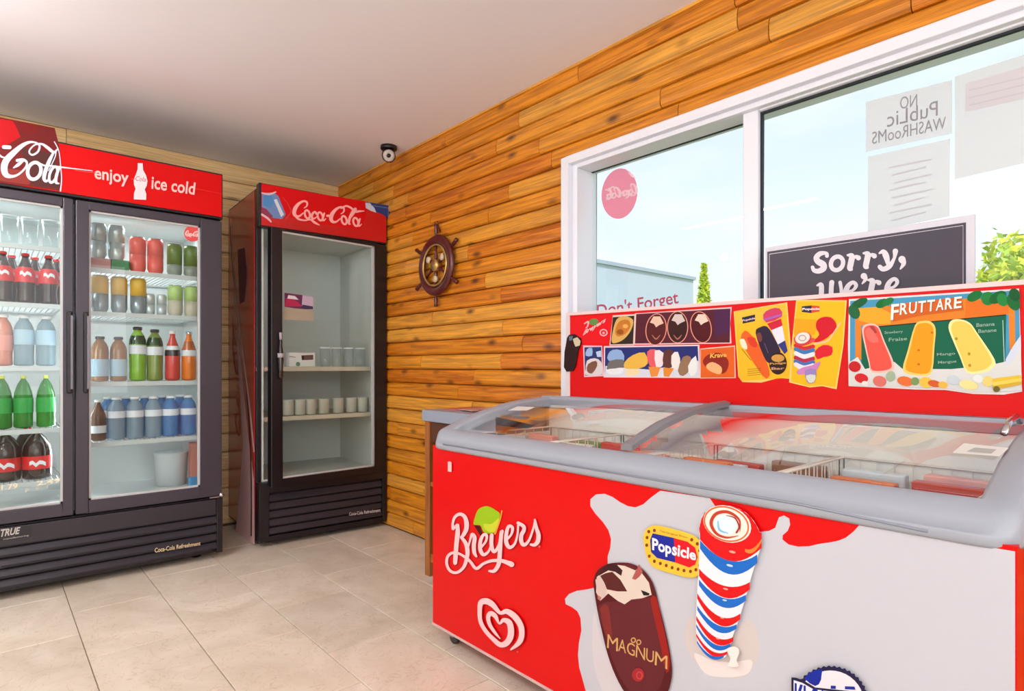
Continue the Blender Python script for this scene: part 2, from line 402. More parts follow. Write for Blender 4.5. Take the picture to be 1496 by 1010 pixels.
# window opening
pW = (0, WY, 0); nW = (0, -1, 0)
wx0 = at(824, 400, pW, nW).x; wz1 = at(827, 232.6, pW, nW).z; wz0 = .80; wx1 = 4.36
m = MB()
m.box((WX-.15, WY+.015, 0), (wx0+.03, WY+.16, CZ)); m.box((wx1-.03, WY+.015, 0), (RX+.12, WY+.16, CZ))
m.box((wx0+.03, WY+.015, 0), (wx1-.03, WY+.16, wz0+.03)); m.box((wx0+.03, WY+.015, wz1-.03), (wx1-.03, WY+.16, CZ))
wr = m.build('wall_right', DARK, fix=False); wr['kind'] = 'structure'
def plankmesh(hh, depth, ax):
    prof = [(0, 0), (.03, .55), (.12, .9), (.35, 1), (.65, .95), (.88, .72), (.97, .4), (1, 0)]
    m = MB(); vs = []; n = len(prof)
    for t in (-.5, .5):
        for a, d in prof:
            vs.append((t, -d*depth, a*hh) if ax == 'x' else (d*depth, t, a*hh))
    fs = [(i, i+1, n+i+1, n+i) for i in range(n-1)]+[tuple(range(n)), tuple(range(n, 2*n))]
    m.add(vs, fs, 0, False); return m
rows = 28; ph = CZ/rows
po = plankmesh(ph-.002, .021, 'x').build('plank', W_ORANGE, wr); pme = po.data; first = True
def put(me, x0, x1, z, first_o, par, ax):
    o = first_o if first_o else bpy.data.objects.new('plank', me)
    if not first_o: COL.objects.link(o); o.parent = par
    L_ = x1-x0-.003; mid = (x0+x1)/2
    if ax == 'x': o.location = (mid, WY+.0155+random.uniform(-.0018, .0012), z); o.scale = (L_, 1, 1)
    else: o.location = (WX-.0155+random.uniform(-.001, .001), mid, z); o.scale = (1, L_, 1)
for i in range(rows):
    z = i*ph
    spans = [(WX, RX)]
    if z+ph > wz0 and z < wz1-.02: spans = [(WX, wx0+.01), (wx1-.01, RX)]
    for a, b in spans:
        x = a; nx = a+random.uniform(.25, 1.3)
        while x < b:
            e = min(nx, b)
            if b-e < .22: e = b
            put(pme, x, e, z, po if first else None, wr, 'x'); first = False
            x = e; nx = x+random.uniform(.6, 1.5)
            if e >= b: break
rows2 = 20; ph2 = CZ/rows2
po2 = plankmesh(ph2-.0015, .015, 'y').build('plank', W_PALE, wb); first = True
for i in range(rows2):
    y = RY; ny = RY+random.uniform(.5, 1.6)
    while y < WY:
        e = min(ny, WY)
        if WY-e < .3: e = WY
        put(po2.data, y, e, i*ph2, po2 if first else None, wb, 'y'); first = False
        y = e; ny = y+random.uniform(1.2, 2.0)
        if e >= WY: break
# slim wooden trim under the ceiling along the window wall
t = MB().box((WX, WY-.008, CZ-.012), (RX, WY+.016, CZ)).build('trim_1', W_ORANGE); t['kind'] = 'structure'

# window: outer casing, tracks, two sliding sashes with glass
win = bpy.data.objects.new('window_1', None); COL.objects.link(win); win.location = ((wx0+wx1)/2, WY, wz0); win['kind'] = 'structure'
WM[win.name] = Matrix.Translation(win.location)
def ring_frame(m, x0, x1, z0, z1, wl, wr_, wb_, wt, y0, y1):
    m.box((x0, y0, z0), (x0+wl, y1, z1)); m.box((x1-wr_, y0, z0), (x1, y1, z1))
    m.box((x0+wl, y0, z0), (x1-wr_, y1, z0+wb_)); m.box((x0+wl, y0, z1-wt), (x1-wr_, y1, z1))
m = MB(); ring_frame(m, wx0, wx1, wz0, wz1, .045, .045, .05, .035, WY-.022, WY+.14)
m.build('frame', WFRM, win, world=True, bevel=.004, fix=False)
m = MB(); ring_frame(m, wx0+.045, wx1-.045, wz0+.05, wz1-.035, .03, .03, .02, .018, WY+.004, WY+.135)
m.build('track', WFRM, win, world=True, bevel=.003, fix=False)
def sash(px_l, px_r, py_t, yg, tl, tr, bw, topx):
    gl = at(px_l, 300, (0, yg, 0), nW).x; gr = at(px_r, 300, (0, yg, 0), nW).x
    gz = at(topx, py_t, (0, yg, 0), nW).z
    m = MB(); ring_frame(m, gl-tl, gr+tr, wz0+.06, gz+bw, tl, tr, .07, bw, yg-.022, yg+.016)
    s_ = m.build('sash', WFRM, win, world=True, bevel=.004, fix=False)
    m = MB(); ring_frame(m, gl-.001, gr+.001, wz0+.13, gz+.001, .008, .008, .008, .008, yg-.006, yg+.006)
    m.build('gasket', GASK, s_, world=True, fix=False)
    MB().box((gl, yg-.002, wz0+.13), (gr, yg+.002, gz)).build('pane', CLEAR, s_, world=True)
    return gl, gr, gz
YL, YR = WY+.105, WY+.05
sash(861, 1092, 252, YL, .06, .05, .05, 861)
rgl = at(1112, 300, (0, YR, 0), nW).x
rgl, rgr, rgz = sash(1112, 1590, 165, YR, .055, .05, .06, 1112)
rail = MB().box((wx0+.02, WY-.03, wz0-.01), (wx1-.02, WY+.0, wz0+.02)).build('sill', WFRM, win, world=True, bevel=.003)

# things stuck on the panes
pL = (0, YL-.0025, 0); pR = (0, YR-.0025, 0)
STKP = glass('pink_window_film', (.95, .42, .5), 1.2, .3, (226, 96, 112), .45)
STKW = glass('white_window_film', (1, .9, .93), 1.2, .3, (250, 226, 232), .6)
def sticker(name, label, cat, pr, loc):
    o = pr.mb.build(name, pr.mats, None, fix=False)
    ctr = sum((v.co for v in o.data.vertices), Vector())/len(o.data.vertices)
    for v in o.data.vertices: v.co -= ctr
    o.location = ctr; tag(o, label, cat); return o
pr = Print(pL, nW, .0004); pr.disc(905, 283, 26, 37, STKP, rot=.12, n=40)
coke(pr, [(884, 297), (931, 287), (931, 264), (884, 274)], STKW, k=1.5, mirror=True); pr.poly([(914, 247), (925, 255), (930, 262), (922, 258)], STKW)
sticker('window_sticker', 'round pink soft drink sticker seen from behind on the left window pane', 'sticker', pr, None)
INKP = M('magenta_lettering', (186, 70, 104), .5)
pr = Print(pL, nW, .0004)
pr.text("Don't Forget", [(872, 470), (992, 449), (990, 424), (872, 445)], INKP, bold=.012)
sticker('window_lettering', "magenta Don't Forget lettering low on the left window pane", 'lettering', pr, None)
PAPER = bpy.data.materials.new('backlit_paper'); PAPER.use_nodes = True; n_ = PAPER.node_tree; n_.nodes.clear()
o_ = n_.nodes.new('ShaderNodeOutputMaterial'); d_ = n_.nodes.new('ShaderNodeBsdfDiffuse'); t_ = n_.nodes.new('ShaderNodeBsdfTranslucent'); tt_ = n_.nodes.new('ShaderNodeBsdfTransparent'); a_ = n_.nodes.new('ShaderNodeMixShader'); b_ = n_.nodes.new('ShaderNodeMixShader')
d_.inputs[0].default_value = (.9, .88, .9, 1); t_.inputs[0].default_value = (.98, .96, .97, 1); a_.inputs[0].default_value = .55; b_.inputs[0].default_value = .42
n_.links.new(d_.outputs[0], a_.inputs[1]); n_.links.new(t_.outputs[0], a_.inputs[2]); n_.links.new(a_.outputs[0], b_.inputs[1]); n_.links.new(tt_.outputs[0], b_.inputs[2]); n_.links.new(b_.outputs[0], o_.inputs[0])
PINK = M('faded_marker', (150, 146, 154), .8); PINK2 = M('very_faded_print', (196, 194, 202), .8)
def paper(label, quad, draw, yoff=.0):
    p = (0, YR-.003-yoff, 0)
    q = [at(a, b, p, nW) for a, b in quad]; r = [v+Vector((0, -.0006, 0)) for v in q]
    ctr = sum(q, Vector())/4
    th = thing('paper_notice', label, 'notice', ctr)
    MB().add(q+r, [(0, 1, 2, 3), (4, 5, 6, 7), (0, 1, 5, 4), (1, 2, 6, 5), (2, 3, 7, 6), (3, 0, 4, 7)]).build('sheet', PAPER, th, world=True)
    pr = Print((0, YR-.004-yoff, 0), nW, .0004); draw(pr); pr.build('writing', th)
def dr1(pr):
    pr.text('NO', [(1315, 160), (1340, 155), (1340, 137), (1315, 142)], PINK, mirror=True)
    pr.text('PubLic', [(1296, 186), (1370, 169), (1370, 147), (1296, 164)], PINK, mirror=True)
    pr.text('WASHRooMS', [(1274, 211), (1382, 188), (1382, 170), (1274, 193)], PINK, mirror=True)
paper('paper reading NO PUBLIC WASHROOMS backwards on the right window pane', [(1265, 222), (1391, 195), (1391, 117), (1265, 149)], dr1)
def dr2(pr):
    for k in range(8):
        y = 245+k*11; pr.stroke([(1300+(k % 3)*4, y), (1360-(k % 2)*8, y-12)], [2, 2], PINK2, 1)
paper('pale sheet with faint lines under the handwritten NO PUBLIC WASHROOMS paper', [(1268, 340), (1387, 316), (1388, 203), (1268, 229)], dr2)
def dr3(pr):
    pr.poly([(1411, 164), (1520, 138), (1520, 90), (1411, 122)], M('grey_print', (206, 204, 210), .8))
    for k in range(3): pr.stroke([(1416, 132+k*11), (1500, 112+k*11)], [2, 2], PINK2, 1)
paper('large blank pale sheet with a grey block at the far right of the window', [(1395, 262), (1540, 228), (1540, 66), (1395, 112)], dr3)

# "Sorry, we're closed" sign standing in the window
ps = (0, WY-.03, 0)
def signquad(pts, p, th_, mat, name, par, lab=None):
    q = [at(a, b, p, nW) for a, b in pts]; r = [v+Vector((0, th_, 0)) for v in q]
    return MB().add(q+r, [(0, 1, 2, 3), (4, 5, 6, 7), (0, 1, 5, 4), (1, 2, 6, 5), (2, 3, 7, 6), (3, 0, 4, 7)]).build(name, mat, par, world=True, label=lab)
sg = thing('shop_sign', "dark Sorry, we're closed sign with pale frame standing in the right window", 'sign', at(1270, 500, ps, nW))
signquad([(1118, 540), (1424, 520), (1424, 313), (1118, 362)], ps, .01, M('pale_sign_frame', (214, 214, 226), .5), 'frame', sg)
SGN = M('dark_sign_face', (52, 46, 66), .4)
signquad([(1121, 535), (1411, 515), (1411, 325), (1121, 368)], (0, WY-.0315, 0), .002, SGN, 'face', sg)
pr = Print((0, WY-.032, 0), nW, .0003); SW = M('sign_white', (226, 222, 232), .5)
pr.stroke([(1124, 530), (1124, 371.5), (1407, 329.5), (1407, 512)], .9, SW, 1)
c6 = crop(1170, 340, 8.8)
def S6(pts, wd): pr.stroke(c6(pts), [x/8.8 for x in wd], SW, 6)
# Sorry,
S6([(335, 300), (330, 265), (250, 270), (200, 320), (220, 370), (285, 410), (290, 460), (230, 495), (170, 485), (150, 445)], [50, 40, 62, 70, 78, 84, 78, 66, 54, 45])
pr.ring(*c6([(465, 395)])[0], 8.6, 10.2, 6.3, SW, rot=.45)
def rr_(x, y): S6([(x, y), (x+55, y+10), (x+45, y+90), (x+30, y+165), (x+45, y+180)], [26, 70, 76, 72, 50]); S6([(x+60, y+70), (x+100, y+20), (x+140, y+35)], [26, 40, 66])
rr_(600, 290); rr_(805, 265)
S6([(1010, 265), (1060, 245), (1095, 300), (1120, 400)], [25, 60, 80, 50]); S6([(1215, 240), (1200, 330), (1140, 430), (1060, 470), (1015, 440)], [72, 40, 66, 62, 58])
S6([(1300, 345), (1320, 400), (1280, 465)], [95, 60, 22])
# we're
S6([(210, 680), (260, 670), (265, 760), (260, 860), (330, 900), (380, 800), (400, 640)], [24, 60, 66, 62, 50, 50, 62]); S6([(395, 640), (395, 860), (470, 900), (520, 780), (505, 640)], [60, 62, 50, 44, 46])
def ee_(x, y): S6([(x+20, y+140), (x+110, y+110), (x+150, y+50), (x+110, y+10), (x+45, y+60), (x+20, y+150), (x+70, y+230), (x+150, y+190)], [40, 36, 52, 48, 62, 78, 66, 40])
ee_(560, 630); S6([(810, 560), (830, 600), (790, 655)], [84, 52, 20]); rr_(865, 610); ee_(1090, 585)
pr.text('CLOSED', [(1150, 500), (1390, 478), (1390, 440), (1150, 458)], SW, bold=.03)
pr.build('lettering', sg)

# ------------------------------------------------------------------ outside
gr = boxo('ground', (-60, WY+.3, -.3), (60, 90, -.15), M('grass_ground', (120, 140, 70), .9)); gr['kind'] = 'structure'
bld = thing('storage_building', 'low pale blue-white building outside the left window pane', 'building', (-4.2, 5.5, -.15))
BW = M('pale_siding', (214, 226, 244), .7)
MB().box((-6, 2.3, -.15), (-2.35, 8.53, 2.74)).build('wall', BW, bld, world=True)
MB().box((-6.05, 2.25, 2.74), (-2.31, 8.57, 2.80)).build('roof', M('roof_flashing', (190, 204, 224), .5), bld, world=True)
LEAF = M('bright_leaves', (226, 232, 70), .7); LEAF2 = M('green_leaves', (176, 208, 80), .7); BARK = M('bark', (110, 90, 70), .9)
def tree(name, label, base, h, shape, n, size, mats):
    th = thing(name, label, 'tree', base)
    MB().tube([base, (base[0], base[1], base[2]+h*.8)], [.06, .02]).build('trunk', BARK, th, world=True)
    m = MB(); rnd = random.Random(len(label))
    for k in range(n):
        p = Vector(base)+shape(rnd)
        a = Vector((rnd.uniform(-1, 1), rnd.uniform(-1, 1), rnd.uniform(-.6, 1))).normalized()*size*rnd.uniform(.6, 1.3)
        b = a.cross(Vector((rnd.uniform(-1, 1), rnd.uniform(-1, 1), rnd.uniform(-1, 1)))).normalized()*size*.45
        m.add([p-a, p+b, p+a, p-b], [(0, 1, 2, 3)], 0 if rnd.random() < .6 else 1)
    m.build('foliage', mats, th, world=True, fix=False, kind='stuff')
def cone(h, r):
    def f(rn):
        z = rn.random()**.8*h; a = rn.random()*6.28; q = r*(1-z/h)*(.35+.65*rn.random()); return Vector((q*math.cos(a), q*math.sin(a), z+.15))
    return f
def blob(h, r):
    def f(rn):
        while 1:
            v = Vector((rn.uniform(-1, 1), rn.uniform(-1, 1), rn.uniform(-1, 1)))
            if .3 < v.length < 1: break
        bump = 1+.18*math.sin(5*v.x+3*v.z)+.12*math.sin(9*v.z+4*v.y); return Vector((v.x*r*bump, v.y*r*bump, h*.55+v.z*h*.45*bump))
    return f
tree('conifer_tree', 'slim yellow-green conifer right of the pale building outside', (-3.94, 11.6, -.15), 3.7, cone(3.6, .6), 3000, .09, [LEAF, LEAF2])
tree('leafy_tree', 'bushy yellow-green tree outside at the far right of the window', (2.2, 13.2, -.15), 2.6, blob(3.4, 1.55), 12000, .11, [LEAF, LEAF2])
tree('leafy_tree', 'pale thin tree rising behind the bushy tree outside', (1.1, 17.2, -.15), 4.6, blob(4.3, .6), 500, .08, [LEAF2, LEAF2])

# ------------------------------------------------------------------ double cooler
def shelf(th, y0, y1, z, xf, xb, mat):
    m = MB(); m.box((xf-.012, y0, z-.022), (xf, y1, z)); m.box((xb, y0, z-.012), (xb+.008, y1, z-.004))
    m.box((xb, y0, z-.012), (xf, y0+.006, z-.004)); m.box((xb, y1-.006, z-.012), (xf, y1, z-.004))
    s_ = m.build('shelf', mat, th, world=True, fix=False)
    m = MB(); k = y0+.02
    while k < y1-.01:
        m.box((xb, k-.0015, z-.005), (xf-.012, k+.0015, z-.002)); k += .022
    m.build('wires', mat, s_, world=True, fix=False, kind='stuff')
FX = .675; FY0 = -2.262; FY1 = -.967; FH = 2.055; FB = .0; DB = FX-.06
f1 = thing('drinks_cooler', 'wide double door drinks cooler with red enjoy ice cold header', 'cooler', (FX-.35, (FY0+FY1)/2, 0))
m = MB(); b0 = -.0
m.box((b0, FY0, .05), (b0+.03, FY1, 2.03)); m.box((b0, FY0, .05), (DB, FY0+.035, 2.03)); m.box((b0, FY1-.035, .05), (DB, FY1, 2.03))
m.box((b0, FY0+.035, 1.79), (DB, FY1-.035, 2.03)); m.box((b0, FY0+.035, .05), (DB-.03, FY1-.035, .345))
m.build('cabinet', BLK, f1, world=True, bevel=.003, fix=False)
m = MB()
m.box((b0+.03, FY0+.035, .345), (b0+.045, FY1-.035, 1.79)); m.box((b0+.03, FY0+.035, .345), (DB-.005, FY0+.05, 1.79)); m.box((b0+.03, FY1-.05, .345), (DB-.005, FY1-.035, 1.79))
m.box((b0+.045, FY0+.05, 1.775), (DB-.005, FY1-.05, 1.79)); m.box((b0+.045, FY0+.05, .345), (DB-.005, FY1-.05, .36))
m.build('liner', LINER, f1, world=True, fix=False)
YC = at(109, 500, (FX, 0, 0), (1, 0, 0)).y
MB().box((DB-.04, YC-.025, .345), (DB-.002, YC+.025, 1.79)).build('mullion', LINER, f1, world=True)
# header sign
hz0 = at(326, 318, (FX, 0, 0), (1, 0, 0)).z
MB().box((DB, FY0+.004, hz0-.012), (FX, FY1-.0, FH)).build('header_box', BLK, f1, world=True, bevel=.003)
sgn = MB().box((FX, FY0+.008, hz0), (FX+.008, FY1-.008, FH-.01)).build('header_sign', RED, f1, world=True)
X1 = Vector((FX+.008, 0, 0)); NX = (1, 0, 0)
pr = Print(X1, NX)
BR = (88, 36, 32)
pr.poly([(-150, 142), (80, 187), (87, 215), (90, 250), (88, 279), (-150, 246)], (112, 30, 30))
pr.poly([(-10, 172), (20, 177), (30, 200), (5, 215), (-10, 214)], (190, 16, 24)); pr.poly([(18, 176), (55, 182), (52, 196), (28, 192)], (120, 26, 26))
pr.poly([(0, 245), (40, 250), (60, 262), (40, 270), (0, 264)], (140, 52, 46)); pr.poly([(30, 215), (80, 225), (86, 276), (45, 270)], (84, 44, 42))
c8 = crop(0, 180, 9.18); LW = (222, 222, 236)
def S8(pts, wd): pr.stroke(c8(pts), [x/9.18 for x in wd], LW, 6)
S8([(490, 262), (400, 255), (300, 300), (180, 400), (85, 500), (55, 600), (80, 690), (160, 715), (250, 685), (340, 600), (360, 530), (310, 490), (230, 500)], [20, 34, 55, 75, 88, 90, 75, 40, 28, 28, 30, 36, 40])
S8([(310, 500), (240, 560), (180, 600)], [34, 44, 14])
S8([(480, 262), (530, 300), (510, 380), (440, 425), (395, 400), (405, 350), (470, 290), (560, 280), (640, 330), (720, 390), (770, 350)], [24, 28, 28, 26, 24, 22, 22, 28, 42, 36, 20])
pr.ring(*c8([(460, 640)])[0], 9.5, 12.5, 5.2, LW, rot=.3)
S8([(530, 540), (600, 570), (640, 560)], [22, 24, 14])
S8([(750, 380), (740, 450), (690, 560), (650, 640)], [18, 14, 12, 10]); S8([(720, 390), (660, 510), (610, 640), (590, 740), (620, 780), (660, 740)], [28, 50, 52, 50, 34, 16])
pr.ring(*c8([(715, 690)])[0], 5.2, 12, 4.0, LW, rot=.3)
S8([(800, 590), (760, 690), (750, 790), (790, 810)], [34, 42, 40, 18])
S8([(730, 250), (790, 380), (815, 600), (825, 760), (810, 910)], [14, 12, 12, 14, 18])
S8([(660, 570), (820, 590), (920, 602), (1240, 640)], [22, 22, 16, 8])
S8([(50, 320), (130, 325)], [50, 50])
coke(pr, [(-290, 170), (25, 232), (25, 170), (-290, 100)], LW, 'coca')
S8([(-60, 380), (20, 450), (70, 460)], [30, 24, 14])
pr.text('enjoy', [(138, 267), (188, 274), (188, 252), (138, 244)], (255, 200, 196), bold=.02)
pr.text('ice cold', [(221, 276), (284, 285), (286, 267), (222, 257)], (255, 200, 196), bold=.02)
cb = crop(0, 160, 4.209)
pr.poly(cb([(847, 330), (877, 331), (880, 372), (898, 405), (907, 440), (902, 470), (890, 492), (900, 520), (898, 556), (823, 553), (824, 515), (834, 488), (824, 462), (822, 432), (836, 398), (846, 368)]), (232, 226, 232))
pr.text('Cola', [(198, 264), (213, 266), (213, 259), (198, 257)], (200, 60, 70), shear=.3)
pr.stroke([(110, 249), (140, 253)], [1, .8], (240, 90, 80), 1); pr.stroke([(192, 261.5), (197, 262)], [.9, .9], (240, 90, 80), 1); pr.stroke([(286, 276), (327, 284)], [1, .6], (238, 50, 44), 1)
pr.build('header_print', sgn)
# doors
def door(par, y0, y1, z0, z1, x0, x1, sl, sr, sb, st_, hy, lab):
    m = MB()
    m.box((x0, y0, z0), (x1, y0+sl, z1)); m.box((x0, y1-sr, z0), (x1, y1, z1)); m.box((x0, y0+sl, z0), (x1, y1-sr, z0+sb)); m.box((x0, y0+sl, z1-st_), (x1, y1-sr, z1))
    d = m.build('door', CHAR if lab != 'b' else BLK, par, world=True, bevel=.004, fix=False)
    m = MB(); a = .009
    xs = (x1-.03, x1-.012)
    m.box((xs[0], y0+sl-.001, z0+sb-.001), (xs[1], y0+sl+a, z1-st_+.001)); m.box((xs[0], y1-sr-a, z0+sb-.001), (xs[1], y1-sr+.001, z1-st_+.001))
    m.box((xs[0], y0+sl, z0+sb-.001), (xs[1], y1-sr, z0+sb+a)); m.box((xs[0], y0+sl, z1-st_-a), (xs[1], y1-sr, z1-st_+.001))
    m.build('glazing_bead', M('pale_bead', (196, 196, 196), .4), d, world=True, fix=False)
    MB().box((x1-.022, y0+sl, z0+sb), (x1-.016, y1-sr, z1-st_)).build('glass', DOORG, d, world=True)
    return d
pF = (FX, 0, 0)
def fy(px, x=FX): return at(px, 500, (x, 0, 0), (1, 0, 0)).y
dz0, dz1 = .335, hz0-.022
g0, g1 = .393, 1.762
sb, st_ = g0-dz0, dz1-g1
dL = door(f1, FY0+.004, fy(107.5), dz0, dz1, DB+.002, FX, .06, fy(107.5)-fy(92), sb, st_, 0, 'a')
dR = door(f1, fy(110.5), FY1-.004, dz0, dz1, DB+.002, FX, fy(130)-fy(110.5), (FY1-.004)-fy(293), sb, st_, 0, 'a')
for d, ya, yb in ((dL, fy(97), fy(105)), (dR, fy(121.5), fy(128.5))):
    m = MB(); m.box((FX, ya, .90), (FX+.022, yb, 1.28)); m.build('handle', BLK, d, world=True, bevel=.006)
    MB().box((FX+.022, (ya+yb)/2+.004, .92), (FX+.024, (ya+yb)/2+.012, 1.26)).build('handle_strip', M('strip_grey', (120, 116, 130), .3), d, world=True)
# grille
gz0, gz1 = .045, .325
m = MB(); m.box((DB-.03, FY0, .03), (FX-.03, FY1, gz1)); m.box((DB-.03, FY1-.03, .03), (FX, FY1, gz1)); m.box((DB-.03, FY0, .03), (FX, FY0+.03, gz1))
m.build('grille_housing', BLK, f1, world=True, bevel=.003, fix=False)
hs = .30-.205
MB().box((FX-.03, FY0+.03, .235), (FX-.006, FY1-.03, .318)).build('grille_top_panel', GRILL, f1, world=True, bevel=.004)
for k in range(4):
    z = .05+k*.046
    MB().prism([(FX-.035, z), (FX-.004, z+.004), (FX-.001, z+.012), (FX-.018, z+.036), (FX-.035, z+.04)], 'y', FY0+.03, FY1-.03).build('slat', GRILL, f1, world=True) if False else None
    m = MB(); pf = [(FX-.035, z), (FX-.004, z+.004), (FX-.001, z+.012), (FX-.018, z+.036), (FX-.035, z+.04)]
    vs = [(a, FY0+.03, b) for a, b in pf]+[(a, FY1-.03, b) for a, b in pf]; n = 5
    m.add(vs, [(i, (i+1) % n, n+(i+1) % n, n+i) for i in range(n)]+[tuple(range(n)), tuple(range(n, 2*n))]); m.build('slat', GRILL, f1, world=True)
pr = Print((FX+.0005, 0, 0), NX); GOLD = (222, 200, 160)
pr.text('Coca-Cola Refreshment', [(226, 808), (293, 797), (293, 791), (226, 801)], GOLD, bold=.02)
pr.build('badge_lettering', f1)
lb = MB().box((FX-.006, fy(-20), .262), (FX-.002, fy(46), .312)).build('maker_plate', M('plate_black', (28, 26, 30), .3), f1, world=True)
pr = Print((FX-.0018, 0, 0), NX); pr.text('TRUE', [(1, 785), (30, 780), (30, 770), (1, 774)], (190, 186, 180), bold=.03, shear=.3); pr.text('manufacturing', [(5, 790), (42, 784), (42, 781), (5, 787)], (190, 186, 180)); pr.build('plate_lettering', lb)
MB().lathe([(.012, 0), (.014, .006), (.010, .014), (.004, .018)], c=(FX, fy(323), at(323, 723, pF, NX).z), n=12, axis='x').build('door_lock', SIL, f1, world=True)
MB().box((FX, fy(306), at(312, 727, pF, NX).z-.003), (FX+.004, fy(320), at(312, 727, pF, NX).z+.003)).build('hinge_plate', SIL, f1, world=True)
for yy in (FY0+.1, FY1-.1):
    for xx in (.1, FX-.12):
        MB().lathe([(.022, 0), (.022, .05)], c=(xx, yy, 0), n=10).build('foot', BLK, f1, world=True)
# round sticker on the right door glass
pr = Print((FX-.0155, 0, 0), NX); pr.disc(282, 341, 13, 12, (222, 84, 84)); coke(pr, [(271, 346), (293, 349), (293, 338), (271, 335)], (250, 210, 205), k=1.4); pr.build('round_sticker', dR)
pr = Print((FX-.0155, 0, 0), NX); YW = (236, 226, 196)
pr.text('1.79', [(2, 717), (26, 714), (26, 706), (2, 709)], YW, bold=.02); pr.build('price_lettering', dL); pr = Print((FX-.0155, 0, 0), NX); pr.text('2.49', [(54, 710), (88, 705), (88, 698), (54, 703)], YW, bold=.02); pr.build('price_lettering', dL); pr = Print((FX-.0155, 0, 0), NX); pr.text('p  6  1', [(37, 720), (70, 715), (70, 709), (37, 713)], YW); pr.build('price_lettering', dL)
# shelves
XI = .50; XS = .57; XB = .05
yL0, yL1 = FY0+.055, YC-.028; yR0, yR1 = YC+.028, FY1-.055
def zi(px, py, x=XI): return at(px, py, (x, 0, 0), NX).z
SH = M('shelf_grey', (196, 202, 204), .4)
RZ = [zi(210, 400), zi(210, 460), zi(210, 557), zi(210, 640)]
LZ = [zi(50, 362), zi(50, 445), zi(50, 535), zi(50, 625), zi(40, 702)]
for z in RZ: shelf(f1, yR0, yR1, z, XS, XB, SH)
for z in LZ: shelf(f1, yL0, yL1, z, XS, XB, SH)
light('cooler_tube_light', 'AREA', (DB-.05, YC-.03, 1.1), (0, math.radians(75), math.radians(180)), 3.8, (.88, .97, 1), 1.3, .02)
light('cooler_tube_light', 'AREA', (DB-.05, YC+.03, 1.1), (0, math.radians(75), math.radians(180)), 3.8, (.88, .97, 1), 1.3, .02)
for yy in ((yL0+yL1)/2, (yR0+yR1)/2):
    light('cooler_top_light', 'AREA', (.42, yy, 1.76), (0, 0, 0), 3.5, (.88, .97, 1), .1, .45)

# --- drinks
def plastic(name, rgb, rough=.18, tr=.0):
    return M(name, rgb, rough, coat=.5, trans=tr)
def bottle_profile(r, h, kind):
    if kind == 'coke': q = [(.3*r, 0), (.86*r, .004), (.95*r, .06*h), (.82*r, .2*h), (.84*r, .3*h), (1.0*r, .42*h), (.98*r, .58*h), (.8*r, .7*h), (.45*r, .84*h), (.32*r, .93*h), (.32*r, .95*h)]
    elif kind == 'water': q = [(.5*r, 0), (.95*r, .004), (1.0*r, .05*h), (.97*r, .2*h), (1.0*r, .35*h), (1.0*r, .68*h), (.95*r, .76*h), (.75*r, .85*h), (.48*r, .91*h), (.44*r, .95*h)]
    elif kind == 'two': q = [(.5*r, 0), (.94*r, .006), (1.0*r, .05*h), (1.0*r, .55*h), (.92*r, .68*h), (.6*r, .84*h), (.25*r, .93*h), (.22*r, .96*h)]
    else: q = [(.5*r, 0), (.92*r, .004), (1.0*r, .05*h), (1.0*r, .55*h), (.92*r, .66*h), (.6*r, .78*h), (.36*r, .88*h), (.34*r, .95*h)]
    return q
def rad(prof, z):
    for (r0, z0), (r1, z1) in zip(prof, prof[1:]):
        if z0 <= z <= z1: return r0+(r1-r0)*(z-z0)/max(z1-z0, 1e-6)
    return prof[-1][0]
def make_bottle(name, label, r, h, kind, body, cap, lab, l0=.35, l1=.6, group=None, band=None, fillz=None, glassm=None):
    t = thing(name, label, 'bottle', (0, 0, 0), 0, group); pf = bottle_profile(r, h, kind)
    MB().lathe(pf, n=20).build('body', body, t)
    cr_ = pf[-1][0]*1.25
    MB().lathe([(cr_, .945*h), (cr_*1.04, .95*h), (cr_, 1.0*h), (cr_*.8, 1.005*h)], n=16).build('cap', cap, t)
    lp = [(rad(pf, l0*h+(l1-l0)*h*k/4)+.0012, l0*h+(l1-l0)*h*k/4) for k in range(5)]
    o = MB().lathe(lp, n=20, cap=False).build('label', lab, t)
    if band:
        b0_, b1_ = band[0]*h, band[1]*h
        MB().lathe([(rad(pf, b0_)+.002, b0_), (rad(pf, b1_)+.002, b1_)], n=20, cap=False).build('label_band', band[2], t)
    return t
def make_can(name, label, r, h, body, lower=None, top=None, group=None, split=.5, sheen=None):
    t = thing(name, label, 'can', (0, 0, 0), 0, group)
    MB().lathe([(.78*r, 0), (.8*r, .003), (r, .022*h/.17), (r, h*split)], n=22).build('lower_sleeve', lower or body, t)
    MB().lathe([(r, h*split), (r, .93*h), (.84*r, .985*h), (.82*r, .985*h)], n=22).build('upper_sleeve', body, t)
    MB().lathe([(.84*r, .985*h), (.86*r, h), (.80*r, h), (.78*r, .982*h)], n=22).build('rim', top or SIL, t)
    return t
def place(maker_first, items):
    """items: (px, plane_x, z, label)"""
    for k, (px, xx, z, label, grp) in enumerate(items):
        loc = (xx, at(px, 500, (xx, 0, 0), NX).y, z)
        if k == 0:
            maker_first.location = loc; maker_first['label'] = label
            if grp: maker_first['group'] = grp
        else: copy_thing(maker_first, loc, label, grp)
COLA = plastic('cola_brown', (40, 14, 10)); CRED = plastic('bottle_red', (214, 18, 26)); CLBL = M('cola_label', (208, 20, 28), .4); WLBL = M('white_label', (222, 226, 234), .5)
CLR = glass('clear_bottle_water', (.70, .80, .84), 1.4, .05, (150, 170, 182), .45); GREY = glass('grey_blue_bottle', (.72, .8, .86), 1.4, .05, (160, 180, 198), .5)
BLUEB = glass('blue_bottle', (.42, .6, .85), 1.4, .05, (96, 146, 204), .6); GRNB = glass('green_bottle', (.12, .55, .15), 1.4, .05, (40, 140, 40), .55)
